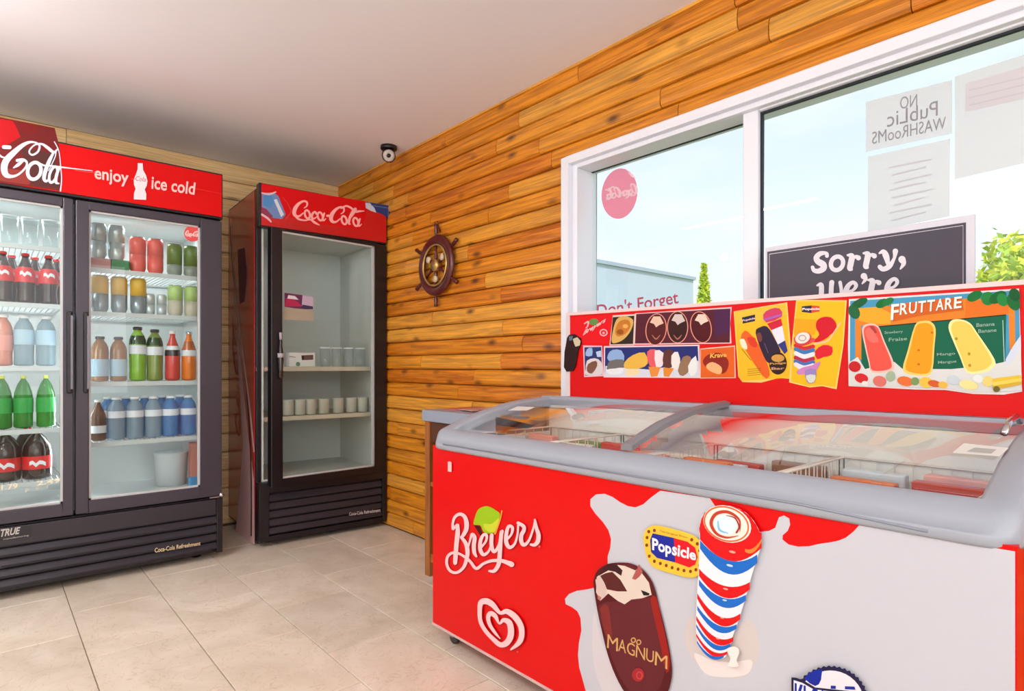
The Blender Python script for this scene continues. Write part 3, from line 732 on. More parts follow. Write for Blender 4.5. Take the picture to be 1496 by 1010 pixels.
LIME = plastic('lime_drink', (126, 176, 48)); OLIVE = plastic('olive_drink', (122, 140, 66)); REDJ = plastic('red_juice', (206, 66, 60)); ORNJ = plastic('orange_juice', (224, 116, 36)); AMB = plastic('amber_tea', (150, 98, 48)); BLKC = plastic('black_cap', (24, 24, 30)); NAVY = plastic('navy_cap', (26, 34, 80)); YEL = plastic('yellow_cap', (226, 220, 50))
GRNL = M('green_label', (28, 150, 62), .4); BLUL = M('pale_blue_label', (170, 196, 214), .5); DGRN = plastic('dark_green', (24, 60, 30))
BRWN = glass('brown_clear', (.55, .38, .3), 1.4, .05, (126, 92, 76), .5)
def logo_on(root, r, h, z0, z1, mat):    # printed mark on the side that faces the room
    m = MB(); n = 5
    for a0, a1, u, v in ((-.55, .55, z0, z1),):
        vs = []
        for k in range(n+1):
            a = a0+(a1-a0)*k/n; wv = (u+v)/2+math.sin(k*2.3)*(v-u)*.2
            vs += [((r+.0022)*math.cos(a), (r+.0022)*math.sin(a), wv-(v-u)*.22), ((r+.0022)*math.cos(a), (r+.0022)*math.sin(a), wv+(v-u)*.22)]
        m.add(vs, [(2*k, 2*k+2, 2*k+3, 2*k+1) for k in range(n)])
    return m.build('label_mark', mat, root, fix=False)
# left door
o = make_bottle('cola_bottle', '', .0385, .235, 'coke', COLA, CRED, CLBL, .42, .72); logo_on(o, .0385, .235, .12, .155, WLBL)
place(o, [(px, XI, LZ[1], 'red-capped cola bottle, %s behind the left cooler door' % s, None) for px, s in ((71, 'rightmost of its row'), (37, 'second from the right'), (4, 'third from the right'))])
place(copy_thing(o, (0, 0, 0), ''), [(px, XI-.1, LZ[1], 'cola bottle in the second row, %s' % s, 'second row colas') for px, s in ((83, 'half hidden nearest the middle post'), (51, 'between the two front bottles next to the post'), (17, 'near the left picture edge'))])
o = make_bottle('water_bottle', '', .038, .235, 'water', CLR, WHITE, BLUL, .42, .72)
place(o, [(px, XI, LZ[2], 'clear bottle with pale blue label, %s' % s, None) for px, s in ((67, 'right end of the shelf below the colas'), (35, 'second from right below the colas'))])
o = make_bottle('juice_bottle', 'salmon coloured drink bottle at left edge below the cola bottles', .036, .235, 'water', plastic('salmon', (206, 130, 110)), WHITE, M('pink_label', (224, 150, 140), .5), .3, .6)
place(o, [(4, XI, LZ[2], 'salmon coloured drink bottle at left edge below the cola bottles', None)])
o = make_bottle('soda_bottle', '', .0365, .245, 'two', GRNB, YEL, GRNL, .3, .58)
place(o, [(px, XI, LZ[3], 'green soda bottle with yellow cap, %s' % s, None) for px, s in ((67, 'nearest the middle post'), (34, 'second from the middle post'), (3, 'at the left edge of the picture'))])
o = make_bottle('large_cola_bottle', '', .056, .235, 'two', COLA, CRED, CLBL, .22, .48); logo_on(o, .056, .235, .06, .1, WLBL)
place(o, [(px, XI-.02, LZ[4], 'large cola bottle on the lowest left shelf, %s' % s, None) for px, s in ((54, 'nearest the middle post'), (8, 'at the left edge'))])
o = make_bottle('large_cola_bottle', '', .056, .235, 'two', COLA, CRED, CLBL, .22, .48)
place(o, [(40, XI-.17, LZ[4], 'large cola bottle behind the two front ones on the lowest left shelf', None)])
gt = thing('drinking_glass', '', 'glass'); MB().lathe([(.028, 0), (.030, .004), (.034, .13)], n=18).build('body', GLS, gt)
MB().lathe([(.034, .13), (.035, .134), (.033, .136)], n=18, cap=False).build('rim', WHITE, gt)
place(gt, [(px, XI, LZ[0], 'empty clear glass on the top left cooler shelf, %s' % s, None) for px, s in ((74, 'rightmost'), (44, 'second from the right'), (14, 'third from the right'), (-18, 'beyond the picture edge'))])
# right door
SILC = M('silver_can', (196, 206, 208), .3, .4); PNKC = M('coral_red_can', (224, 96, 86), .32); GRC = M('green_black_can', (92, 118, 44), .35); BKC = M('can_black', (36, 40, 34), .35)
CZH = .19
o = make_can('drink_can', '', .036, .175, SILC); r0z = RZ[0]
tr = thing('drink_tray', 'small pink and green carton tray under the silver cans', 'tray', (XI, fy(165, XI), r0z))
MB().box((XI-.1, fy(131, XI), r0z), (XI+.045, fy(160, XI), r0z+.052)).build('pink_carton', M('pink_carton', (206, 150, 150), .5), tr, world=True, bevel=.003)
MB().box((XI-.1, fy(161, XI), r0z), (XI+.045, fy(187, XI), r0z+.052)).build('green_carton', M('green_carton', (60, 130, 84), .5), tr, world=True, bevel=.003)
place(o, [(px, XI, r0z+.053, 'silver can standing on the carton tray, %s' % s, None) for px, s in ((143, 'left one'), (170, 'right one'))])
o = make_can('drink_can', '', .037, .185, PNKC)
place(o, [(px, XI, r0z, 'coral red tall can on the top right shelf, %s' % s, None) for px, s in ((201, 'left one'), (227, 'right one'))])
o = make_can('drink_can', '', .036, .17, GRC, M('can_lower_grey', (140, 150, 140), .35), BKC, split=.35)
place(o, [(px, XI, r0z, 'green and black can on the top right shelf, %s' % s, None) for px, s in ((255, 'left one'), (279, 'right one'))])
YG = M('mango_yellow', (222, 176, 62), .35); LGN = M('lime_can_top', (176, 206, 130), .35); SLV = M('steel_sleeve', (150, 164, 172), .25, .5)
o = make_can('drink_can', '', .036, .185, YG, SLV, split=.5)
place(o, [(px, XI, RZ[1], 'can with mango yellow top and silver base, %s' % s, None) for px, s in ((146, 'left of three'), (174, 'middle of three'), (202, 'right of three'))])
o = make_can('drink_can', '', .036, .165, LGN, M('cream_sleeve', (196, 190, 170), .4), split=.5)
place(o, [(px, XI, RZ[1], 'can with pale lime top, %s on the second shelf' % s, None) for px, s in ((256, 'left one'), (280, 'right one'))])
o = make_can('drink_can', '', .0235, .11, SILC)
place(o, [(px, XI, RZ[1], 'short silver can between mango and lime cans, %s' % s, None) for px, s in ((219, 'left one'), (236, 'right one'))])
o = make_bottle('iced_tea_bottle', '', .037, .225, 'water', AMB, BLKC, BLUL, .12, .5)
place(o, [(146, XI, RZ[2], 'amber iced tea bottle with black cap at left of the third shelf', None)])
o = make_bottle('iced_tea_bottle', '', .037, .225, 'water', AMB, NAVY, BLUL, .12, .5)
place(o, [(173, XI, RZ[2], 'amber iced tea bottle with navy cap beside the green drinks', None)])
o = make_bottle('energy_drink_bottle', '', .038, .28, 'water', LIME, BLKC, DGRN, .68, .84, band=(.5, .66, WLBL))
place(o, [(201, XI, RZ[2], 'lime green drink bottle with dark neck on the third shelf', None)])
o = make_bottle('energy_drink_bottle', '', .038, .27, 'water', OLIVE, BLKC, DGRN, .68, .84, band=(.5, .66, WLBL))
place(o, [(226, XI, RZ[2], 'olive green drink bottle right of the lime one', None)])
o = make_bottle('juice_bottle', '', .036, .265, 'plain', REDJ, WHITE, BLKC, .5, .62, band=(.62, .7, WLBL))
place(o, [(252, XI, RZ[2], 'red juice bottle on the third shelf beside the orange one', None)])
o = make_bottle('juice_bottle', '', .036, .265, 'plain', ORNJ, SIL, WLBL, .5, .62, band=(.62, .8, plastic('amber_neck', (170, 90, 50))))
place(o, [(276, XI, RZ[2], 'orange juice bottle at right end of the third shelf', None)])
o = make_bottle('water_bottle', '', .035, .205, 'plain', BRWN, WHITE, WLBL, .2, .38)
place(o, [(143, XI, RZ[3], 'brownish bottle with white label at left of the water bottles', None)])
for px, nm, bd in ((170, 'grey-blue', GREY), (197, 'grey-blue', GREY), (224, 'grey-blue', GREY), (249, 'blue-grey', BLUEB), (275, 'blue', BLUEB)):
    s_ = {170: 'first right of the brown bottle', 197: 'second right of the brown bottle', 224: 'third right of the brown bottle', 249: 'next to the blue end bottle', 275: 'at right end of the water shelf'}[px]
    o = make_bottle('water_bottle', '', .039, .215, 'water', bd, WHITE, WLBL, .52, .68)
    place(o, [(px, XI, RZ[3], '%s water bottle with white label, %s' % (nm, s_), None)])
# second rows, a little back
for px, s_ in ((158, 'brown bottle and its neighbour'), (184, 'first and second grey-blue bottles'), (211, 'second and third grey-blue bottles'), (237, 'third grey-blue and the blue-grey bottle'), (263, 'two bluest bottles')):
    copy_thing(o, (XI-.1, fy(px, XI-.1), RZ[3]), 'second row water bottle seen between the %s' % s_, 'second row of water bottles')
bx = thing('plastic_tub', 'white tub standing in the empty bottom of the right cooler compartment', 'tub', (.3, fy(250, .3), .361))
MB().lathe([(.075, 0), (.085, .17), (.09, .18), (.088, .185)], c=(.3, fy(250, .3), .361), n=20).build('body', LINER, bx, world=True)
bx = thing('blue_box', 'small bright blue box in the bottom right corner of the cooler', 'box', (.50, fy(283, .5), .361))
MB().box((.48, fy(276, .5), .361), (.54, fy(289, .5), .42)).build('carton', M('bright_blue', (52, 150, 205), .5), bx, world=True, bevel=.003)
bx = thing('drink_carton', 'pinkish upright carton behind the small blue box', 'carton', (.4, fy(283, .4), .361))
MB().box((.37, fy(277, .4), .361), (.43, fy(290, .4), .60)).build('carton', M('salmon_carton', (206, 130, 116), .5), bx, world=True, bevel=.003)

# ------------------------------------------------------------------ single cooler, turned a little
R2 = math.radians(-3.0); O2 = Vector((.642, -.767, 0)); W2 = .785; D2 = .675
f2 = thing('drinks_cooler', 'narrow single door drinks cooler, nearly empty, beside the orange wood wall', 'cooler', O2, R2)
MX2 = WM[f2.name]
def g2(p): return MX2 @ Vector(p)
n2 = (MX2.to_3x3() @ Vector((1, 0, 0))); s2 = (MX2.to_3x3() @ Vector((0, -1, 0)))
def L2(px, py, x=0): return MX2.inverted() @ at(px, py, g2((x, 0, 0)), n2)
zt = 2.062; hb = L2(378, 338).z-.0; hb = L2(381, 331).z
cf = -.055     # cabinet front face (local x)
gg1 = L2(548, 360).z; gg0 = L2(415, 696).z
m = MB()
m.box((-D2, 0, .05), (-D2+.03, W2, zt-.02)); m.box((-D2, 0, .05), (cf, .028, zt-.02)); m.box((-D2, W2-.04, .05), (cf, W2, zt-.02))
m.box((-D2, .028, gg1+.04), (cf, W2-.04, zt-.02)); m.box((-D2, .028, .05), (cf-.02, W2-.04, gg0-.03))
m.build('cabinet', BLK, f2, bevel=.003, fix=False)
m = MB(); a = .012
m.box((-D2+.03, .028, gg0-.03), (-D2+.03+a, W2-.04, gg1+.04)); m.box((-D2+.03, .028, gg0-.03), (cf-.004, .028+a, gg1+.04)); m.box((-D2+.03, W2-.04-a, gg0-.03), (cf-.004, W2-.04, gg1+.04))
m.box((-D2+.04, .04, gg1+.028), (cf-.004, W2-.05, gg1+.04)); m.box((-D2+.04, .04, gg0-.03), (cf-.004, W2-.05, gg0-.018))
LIN2 = M('grey_liner', (206, 210, 206), .5)
m.build('liner', LIN2, f2, fix=False)
MB().box((cf, 0, hb), (-.004, W2, zt)).build('header_box', BLK, f2, bevel=.003)
sgn2 = MB().box((-.004, .012, hb+.008), (.004, W2-.006, zt-.008)).build('header_sign', M('header_red', (200, 8, 16), .3, coat=.3), f2)
pr = Print(g2((.004, 0, 0)), n2); c7 = crop(380, 260, 7.48)
pr.poly(c7([(20, 60), (500, 150), (1180, 260), (1150, 420), (1100, 560), (600, 500), (200, 400), (20, 300)]), (214, 6, 14))
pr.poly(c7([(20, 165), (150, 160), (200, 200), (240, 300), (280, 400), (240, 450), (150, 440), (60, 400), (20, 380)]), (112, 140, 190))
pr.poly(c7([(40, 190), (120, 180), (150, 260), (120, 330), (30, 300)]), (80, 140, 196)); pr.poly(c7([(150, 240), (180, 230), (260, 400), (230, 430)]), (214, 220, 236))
pr.poly(c7([(20, 320), (70, 340), (140, 420), (120, 440), (60, 410), (20, 400)]), (140, 60, 90)); pr.stroke(c7([(20, 165), (100, 178), (170, 155)]), [2, 3, 2], (226, 190, 200)); pr.stroke(c7([(20, 400), (80, 440), (120, 480)]), [3, 3, 2], (226, 190, 200))
pr.stroke(c7([(245, 210), (300, 280), (335, 370), (280, 450)]), [1, 1.2, 1.5, 2], (214, 60, 60))
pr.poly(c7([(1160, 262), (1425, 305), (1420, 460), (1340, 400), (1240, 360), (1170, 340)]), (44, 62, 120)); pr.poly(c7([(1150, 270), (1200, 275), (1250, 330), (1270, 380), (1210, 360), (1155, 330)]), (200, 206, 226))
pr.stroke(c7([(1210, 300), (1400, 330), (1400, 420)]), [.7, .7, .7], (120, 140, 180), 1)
coke(pr, [(428, 324), (532, 340), (532, 303), (428, 286)], (255, 178, 176), k=1.15)
pr.build('header_print', sgn2)
# side graphic
sd = MB().box((-D2+.004, -.0035, .06), (cf-.03, 0, zt-.03)).build('side_vinyl', DRED, f2)
pr = Print(g2((0, -.0035, 0)), s2); PKS = (244, 196, 200)
pr.poly([(340, 420), (346, 480), (353, 540), (363, 640), (371, 700), (372, 796), (344, 778), (350, 720), (355, 650), (352, 590), (347, 520), (341, 440)], PKS)
pr.stroke([(336, 330), (341, 403), (350, 470), (358, 547), (364, 620), (367, 700), (367, 783)], [.8, 1, 1.2, 1.4, 1.6, 1.8, 2], (60, 12, 20))
pr.stroke([(337, 320), (342, 400), (353.5, 506), (363.8, 588), (371, 660)], [1.2, 1.6, 2, 2.4, 2.2], PKS)
pr.poly([(347, 365), (357, 362), (361, 400), (358, 440), (350, 445)], (104, 36, 66)); pr.stroke([(358, 364), (361, 400), (358, 440)], [1, 1, 1], (190, 120, 140))  # muted purple patch: a reflection painted into the print
coke(pr, [(352, 640), (346, 470), (338, 462), (343, 640)], (206, 92, 60), k=1.2)
pr.build('side_print', sd)
MB().box((-.012-.05, -.002, 1.0), (cf, .0, 1.02)).build('side_clip', SIL, f2)
# grille
m = MB(); m.box((cf-.02, 0, .03), (-.03, W2, gg0-.035)); m.box((cf, 0, .03), (0, .055, gg0-.03)); m.box((cf, W2-.03, .03), (0, W2, gg0-.03)); m.box((cf, .05, .03), (0, W2-.03, .06)); m.box((cf, .05, gg0-.085), (0, W2-.03, gg0-.035))
m.build('grille_housing', BLK, f2, bevel=.003, fix=False)
gs = (gg0-.09-.065)/5
for k in range(5):
    z = .065+k*gs; pf = [(-.035, z), (-.004, z+.003), (-.001, z+.009), (-.018, z+gs*.78), (-.035, z+gs*.85)]
    vs = [(a_2, .057, b_2) for a_2, b_2 in pf]+[(a_2, W2-.032, b_2) for a_2, b_2 in pf]; n = 5
    MB().add(vs, [(i, (i+1) % n, n+(i+1) % n, n+i) for i in range(n)]+[tuple(range(n)), tuple(range(n, 2*n))]).build('slat', GRILL, f2)
pr = Print(g2((.0005, 0, 0)), n2); pr.text('Coca-Cola Refreshment', [(510, 754), (556, 748), (556, 743), (510, 749)], (206, 196, 200), bold=.02); pr.build('badge_lettering', f2)
for yy in (.08, W2-.08):
    for xx in (-D2+.08, -.12): MB().lathe([(.022, 0), (.022, .05)], c=(xx, yy, 0), n=10).build('foot', BLK, f2)
# door, standing slightly ajar (hinged at its right edge)
dw = W2-.012; ang = math.radians(6.5)
hinge = Vector((cf+.004, W2-.006, 0))
RD = Matrix.Translation(hinge) @ Matrix.Rotation(ang, 4, 'Z') @ Matrix.Translation(-hinge)
# +ve rotation about z swings the left edge (smaller y) towards +x
def mbrot(m_): m_.v = [RD @ v for v in m_.v]; return m_
d0z, d1z = gg0-.04, hb-.01
x0, x1 = cf+.004, 0.0; yl = .03; sl = .062; sr = .085; sbm = gg0-d0z; stm = d1z-gg1
m = MB(); m.box((x0, yl, d0z), (x1, yl+sl, d1z)); m.box((x0, W2-.006-sr, d0z), (x1, W2-.006, d1z)); m.box((x0, yl+sl, d0z), (x1, W2-.006-sr, gg0)); m.box((x0, yl+sl, gg1), (x1, W2-.006-sr, d1z))
dr = mbrot(m).build('door', BLK, f2, bevel=.004, fix=False)
m = MB(); A = yl+sl; B = W2-.006-sr; q = .010
m.box((-.03, A, gg0), (-.010, A+q*.7, gg1)); m.box((-.03, B-q*1.4, gg0), (-.010, B, gg1)); m.box((-.03, A, gg0), (-.010, B, gg0+q)); m.box((-.03, A, gg1-q), (-.010, B, gg1))
mbrot(m).build('glazing_bead', M('pale_bead', (196, 196, 196)), dr, fix=False)
mbrot(MB().box((-.024, A, gg0), (-.018, B, gg1))).build('glass', DOORG, dr)
hz = L2(411, 520).z
hm = MB(); prof = [(.009, -.13), (.014, -.12), (.012, -.08), (.016, -.03), (.014, .02), (.008, .06), (.006, .10), (.0075, .125)]
hm.lathe(prof, c=(.016, yl+sl*.75, hz), n=12)
hd = mbrot(hm).build('bottle_shaped_handle', plastic('cola_handle', (28, 14, 18)), dr)
m = MB(); m.lathe([(.0165, -.012), (.0165, .012)], c=(.016, yl+sl*.75, hz), n=12); mbrot(m).build('handle_trim', M('handle_silver', (170, 164, 172), .4), hd); m = MB(); m.lathe([(.0065, .085), (.0082, .128)], c=(.016, yl+sl*.75, hz), n=12)
mbrot(m).build('handle_trim', M('handle_silver', (170, 164, 172), .4), hd)
# flat picture on the glass of that door (car picture over beige strip)
nd = (MX2.to_3x3() @ RD.to_3x3() @ Vector((1, 0, 0))); pd = MX2 @ (RD @ Vector((-.0175, .4, 1)))
pr = Print(pd, nd); cs = crop(320, 240, 3.607)
pr.poly(cs([(345, 678), (495, 700), (497, 765), (345, 752)]), (190, 170, 196)); pr.poly(cs([(345, 678), (440, 690), (435, 765), (345, 752)]), (104, 50, 84)); pr.poly(cs([(352, 705), (400, 715), (440, 750), (345, 750)]), (176, 44, 84)); pr.poly(cs([(365, 690), (400, 695), (420, 715), (360, 708)]), (214, 206, 220))
pr.poly(cs([(440, 740), (495, 750), (495, 765), (430, 765)]), (70, 56, 90)); pr.poly(cs([(340, 755), (497, 768), (497, 828), (340, 818)]), (168, 158, 140)); pr.build('door_picture', dr)
# shelves and glasses
XI2 = -.16
def lz2(px, py, x=XI2): return L2(px, py, x).z
S2Z = [lz2(480, 536), lz2(480, 604)]
SHB = M('cream_shelf', (206, 198, 180), .45)
for z in S2Z:
    m = MB(); m.box((cf-.04, .042, z-.026), (cf-.028, W2-.054, z)); m.box((-D2+.05, .042, z-.008), (cf-.04, W2-.054, z-.003)); m.build('shelf', SHB, f2, fix=False)
def ly2(px, x=XI2): return L2(px, 500, x).y
gt2 = thing('drinking_glass', '', 'glass'); MB().lathe([(.030, 0), (.032, .004), (.033, .115)], n=18).build('body', GLS, gt2); MB().lathe([(.033, .115), (.034, .12), (.032, .122)], n=18, cap=False).build('rim', WHITE, gt2)
for k, (px, s) in enumerate(((475, 'leftmost beside the white carton'), (492, 'second from left'), (509, 'third from left'), (526, 'rightmost'))):
    loc = g2((XI2, ly2(px), S2Z[0]+.0)); lab = 'clear glass on the upper shelf of the single cooler, %s' % s
    if k == 0: gt2.location = loc; gt2['label'] = lab
    else: copy_thing(gt2, loc, lab)
CUP = M('frosted_cup', (206, 204, 192), .5)
cp = thing('cup', '', 'cup'); MB().lathe([(.030, 0), (.033, .003), (.0345, .088), (.036, .091), (.034, .093)], n=18).build('body', CUP, cp); MB().lathe([(.033, .089), (.0335, .0935), (.030, .0935)], n=18, cap=True).build('lid', WHITE, cp)
for k, (px, s) in enumerate(((421, 'leftmost of seven'), (438, 'second from left'), (454, 'third from left'), (473, 'in the middle of seven'), (494, 'third from right'), (513, 'second from right'), (529, 'rightmost of seven'))):
    loc = g2((XI2, ly2(px), S2Z[1])); lab = 'cream cup on the lower shelf of the single cooler, %s' % s
    if k == 0: cp.location = loc; cp['label'] = lab
    else: copy_thing(cp, loc, lab)
bx = thing('white_carton', 'white carton with dark print at left of the upper shelf', 'carton', g2((XI2, ly2(438), S2Z[0])), R2)
MB().box((-.04, ly2(420)-ly2(438), 0), (.04, ly2(457)-ly2(438), .085)).build('box', WHITE, bx, bevel=.002)
pr = Print(g2((XI2+.04, 0, 0)), n2); cc = crop(395, 460, 6.31)
pr.poly(cc([(285, 375), (395, 370), (395, 415), (290, 420)]), (110, 84, 86)); pr.disc(*cc([(300, 395)])[0], 2, 3, (30, 26, 34)); pr.disc(*cc([(255, 455)])[0], 3.2, 3.2, (84, 140, 124)); pr.stroke(cc([(175, 385), (230, 392)]), [1.4, 1], (160, 140, 150)); pr.build('box_print', bx)
light('cooler_top_light', 'AREA', g2((-.25, W2/2, gg1+.02)), (0, 0, 0), .5, (.86, .94, 1), .1, .45)  # slight fill added inside; this cooler's own lamp is off
light('freezer_fill_light', 'AREA', (3.07, -.585, .765), (math.radians(70), 0, 0), 2.2, (.85, .94, 1), 1.5, .015)  # added fill that brightens the inside of the freezer

# ------------------------------------------------------------------ ceiling camera
pc = at(568, 214, (0, 0, CZ), (0, 0, 1)); 
sc_ = thing('security_camera', 'small black dome security camera with pale lens ring under the ceiling corner', 'camera', (pc.x, min(pc.y, WY-.07), CZ-.0005))
b0v = Vector((pc.x, min(pc.y, WY-.07), CZ))
MB().lathe([(.045, -.022), (.05, -.016), (.05, 0)], c=b0v, n=20).build('base', BLK, sc_, world=True)
dirc = (CAM-b0v).normalized(); cc_ = b0v+Vector((0, 0, -.055))
def orient(m_, c, d):
    q = Vector((0, 0, 1)).rotation_difference(d).to_matrix().to_4x4(); T = Matrix.Translation(c) @ q; m_.v = [T @ v for v in m_.v]; return m_
orient(MB().lathe([(.012, -.035), (.036, -.02), (.042, 0), (.038, .022), (.03, .032)], n=20), cc_, dirc).build('dome', BLK, sc_, world=True)
orient(MB().lathe([(.036, .020), (.034, .036), (.014, .040), (.012, .034)], n=20), cc_, dirc).build('lens_ring', M('lens_ring', (198, 190, 186), .4), sc_, world=True)
orient(MB().lathe([(.012, .030), (.010, .042), (.003, .044)], n=14), cc_, dirc).build('lens', M('lens_black', (20, 18, 22), .15), sc_, world=True)

# ------------------------------------------------------------------ ship's wheel on the wall
MAH = M('mahogany', (84, 14, 16), .3, coat=.4); BRS = M('brass', (206, 170, 104), .3, .8)
wc = at(637, 388, (0, WY-.03, 0), nW)
sw = thing('ships_wheel', 'dark red wooden ships wheel ornament with brass centre on the wood wall', 'ornament', wc)
def tor(R, r, c, n=40, k=8, sq=1.0):
    m_ = MB(); vs = []; fs = []
    for i in range(n):
        a = 2*math.pi*i/n
        for j in range(k):
            b = 2*math.pi*j/k; rr = R+r*math.cos(b); vs.append((c[0]+rr*math.cos(a), c[1]+sq*r*math.sin(b), c[2]+rr*math.sin(a)))
    for i in range(n):
        for j in range(k): fs.append((i*k+j, i*k+(j+1) % k, ((i+1) % n)*k+(j+1) % k, ((i+1) % n)*k+j))
    m_.add(vs, fs, 0, True); return m_
RW = .146
tor(RW, .028, wc, sq=.5).build('rim', MAH, sw, world=True)
tor(RW-.03, .006, wc+Vector((0, -.01, 0))).build('inner_ring', BRS, sw, world=True)
for k in range(6):
    a = math.radians(90+60*k); d = Vector((math.cos(a), 0, math.sin(a)))
    MB().tube([wc+d*.02, wc+d*.05, wc+d*.075, wc+d*.13], [.007, .011, .007, .009]).build('spoke', MAH, sw, world=True)
    MB().tube([wc+d*.165, wc+d*.18, wc+d*.195, wc+d*.215, wc+d*.232, wc+d*.236], [.008, .007, .012, .010, .013, .004]).build('handle', MAH, sw, world=True)
m = MB(); m.lathe([(.032, -.016), (.034, -.008), (.034, .012)], c=wc, n=20, axis='y'); m.build('hub', BRS, sw, world=True)
for k in range(3):
    a = math.radians(30+120*k); c_ = wc+Vector((math.cos(a)*.078, -.006, math.sin(a)*.078))
    MB().lathe([(.018, -.006), (.019, .0), (.019, .008)], c=c_, n=14, axis='y').build('knot_disc', M('rope_cream', (212, 190, 160), .6), sw, world=True)
MB().tube([wc+Vector((-.014, .02, .19)), wc+Vector((-.014, 0, .25)), wc+Vector((.014, 0, .25)), wc+Vector((.014, .02, .19))], .003).build('hanging_loop', MAH, sw, world=True)

# ------------------------------------------------------------------ small side table behind the freezer's end
tx0, ty0 = 1.612, -.30
tb = thing('side_table', 'small wooden side table with blue-grey top between cooler and freezer', 'table', (1.9, -.15, 0))
MB().box((tx0-.01, ty0-.01, .757), (2.21, WY-.012, .812)).build('tabletop', M('blue_grey_top', (150, 158, 176), .4), tb, world=True, bevel=.004)
for xx, yy in ((tx0, ty0), (2.16, ty0), (tx0, -.06), (2.16, -.06)):
    MB().box((xx, yy, 0), (xx+.042, yy+.042, .757)).build('leg', W_TABLE, tb, world=True, bevel=.003)
MB().box((tx0+.03, ty0+.008, .655), (2.17, ty0+.028, .757)).build('apron', M('dark_apron', (86, 46, 22), .6), tb, world=True)
MB().box((tx0+.005, ty0+.04, .655), (tx0+.025, -.06, .757)).build('apron', W_TABLE, tb, world=True)
MB().box((tx0+.005, ty0+.005, .44), (2.19, -.03, .462)).build('shelf', W_TABLE, tb, world=True, bevel=.003)
MB().box((tx0+.04, ty0+.008, .07), (2.17, ty0+.026, .11)).build('stretcher', W_TABLE, tb, world=True)
for k, (a, b_, cl, rz, s) in enumerate(((1.72, -.12, (196, 96, 90), .1, 'lowest of the little pile'), (1.86, -.13, (206, 150, 140), -.15, 'overlapping the red one'), (2.0, -.12, (170, 70, 70), .2, 'nearest the freezer'))):
    fo = boxo('flyer', (-.07, -.1, 0), (.07, .1, .004), M('flyer_%d' % k, cl, .5), None); fo.location = (a, b_, .8125+k*.0045); fo.rotation_euler = (0, 0, rz)
    tag(fo, '%s flyer on the small side table, %s' % (('red', 'pale pink', 'dark red')[k], s), 'flyer')

# ------------------------------------------------------------------ ice cream freezer
XL, XR = 2.232, 3.912; YF = -.668; YB = -.055; Z0 = .07; ZR = .72
PR = [(-.70, .70), (-.68, .728), (-.668, .748), (-.655, .768), (-.64, .782), (-.609, .794), (-.544, .815), (-.456, .843), (-.313, .873), (-.2, .885), (-.08, .890), (0, .892)]
def pz(y):
    for (a, b), (c, d) in zip(PR, PR[1:]):
        if a <= y <= c: return b+(d-b)*(y-a)/(c-a)
    return PR[0][1] if y < PR[0][0] else PR[-1][1]
fz = thing('chest_freezer', 'long red and white ice cream chest freezer with curved glass lids', 'freezer', ((XL+XR)/2, -.35, 0))
m = MB()
m.box((XL, YF, Z0), (XR, YF+.03, ZR+.01)); m.box((XL, YB-.03, Z0), (XR, YB, ZR+.01)); m.box((XL, YF+.03, Z0), (XL+.03, YB-.03, ZR+.01)); m.box((XR-.03, YF+.03, Z0), (XR, YB-.03, ZR+.01)); m.box((XL+.03, YF+.03, Z0), (XR-.03, YB-.03, Z0+.03))
body = m.build('body', RED, fz, world=True, fix=False)
MB().box((XL-.001, YF-.003, Z0-.008), (XR+.001, YF+.02, Z0)).build('bottom_trim', M('bottom_trim', (206, 176, 172), .4), fz, world=True)
m = MB(); a = .006; i0, i1, j0, j1 = XL+.055, XR-.055, YF+.06, YB-.05
m.box((i0-a, j0-a, .3), (i1+a, j0, ZR+.03)); m.box((i0-a, j1, .3), (i1+a, j1+a, .86)); m.box((i0-a, j0, .3), (i0, j1, ZR+.03)); m.box((i1, j0, .3), (i1+a, j1, ZR+.03)); m.box((i0-a, j0-a, .294), (i1+a, j1+a, .3))
m.build('liner', M('freezer_liner', (236, 234, 230), .45), fz, world=True, fix=False)
# grey bumper ring: section swept round three sides, top follows the curved lid profile
path = []
rc = .05
path.append((XL, YB, (-1, 0)))
for k in range(1, 15): path.append((XL, YB+(YF+rc-YB)*k/14, (-1, 0)))
for k in range(1, 7):
    a = math.pi+math.pi/2*k/6; path.append((XL+rc+rc*math.cos(a), YF+rc+rc*math.sin(a), (math.cos(a), math.sin(a))))
for k in range(1, 25): path.append((XL+rc+(XR-XL-2*rc)*k/24, YF, (0, -1)))
for k in range(1, 7):
    a = -math.pi/2+math.pi/2*k/6; path.append((XR-rc+rc*math.cos(a), YF+rc+rc*math.sin(a), (math.cos(a), math.sin(a))))
for k in range(1, 15): path.append((XR, YF+rc+(YB-YF-rc)*k/14, (1, 0)))
vs = []; ns = 0
for (x, y, nn) in path:
    front = abs(nn[1])
    sec = []
    def pt(o_, z): return (x+nn[0]*o_, y+nn[1]*o_, z)
    def top(o_, dz=0):
        yy = y+nn[1]*o_; xx = x+nn[0]*o_; return (xx, yy, max(pz(max(min(yy, 0), -.70))+dz, ZR+.02))
    sec = [pt(-.02, ZR), pt(.004, ZR), pt(.009, ZR+.006), pt(.010, ZR+.018)]
    t1 = top(.009, -.004); sec.append((t1[0], t1[1], max(t1[2]-.012, ZR+.022)))
    sec.append(top(.004, 0)); sec.append(top(-.006, .003)); sec.append(top(-.02, .003)); sec.append(top(-.05, .001)); sec.append(top(-.058, -.004)); sec.append(top(-.058, -.035))
    ns = len(sec); vs += sec
fs = [(i*ns+j, i*ns+j+1, (i+1)*ns+j+1, (i+1)*ns+j) for i in range(len(path)-1) for j in range(ns-1)]
m = MB(); m.add(vs, fs, 0, True); m.build('bumper_rim', GRYP, fz, world=True)
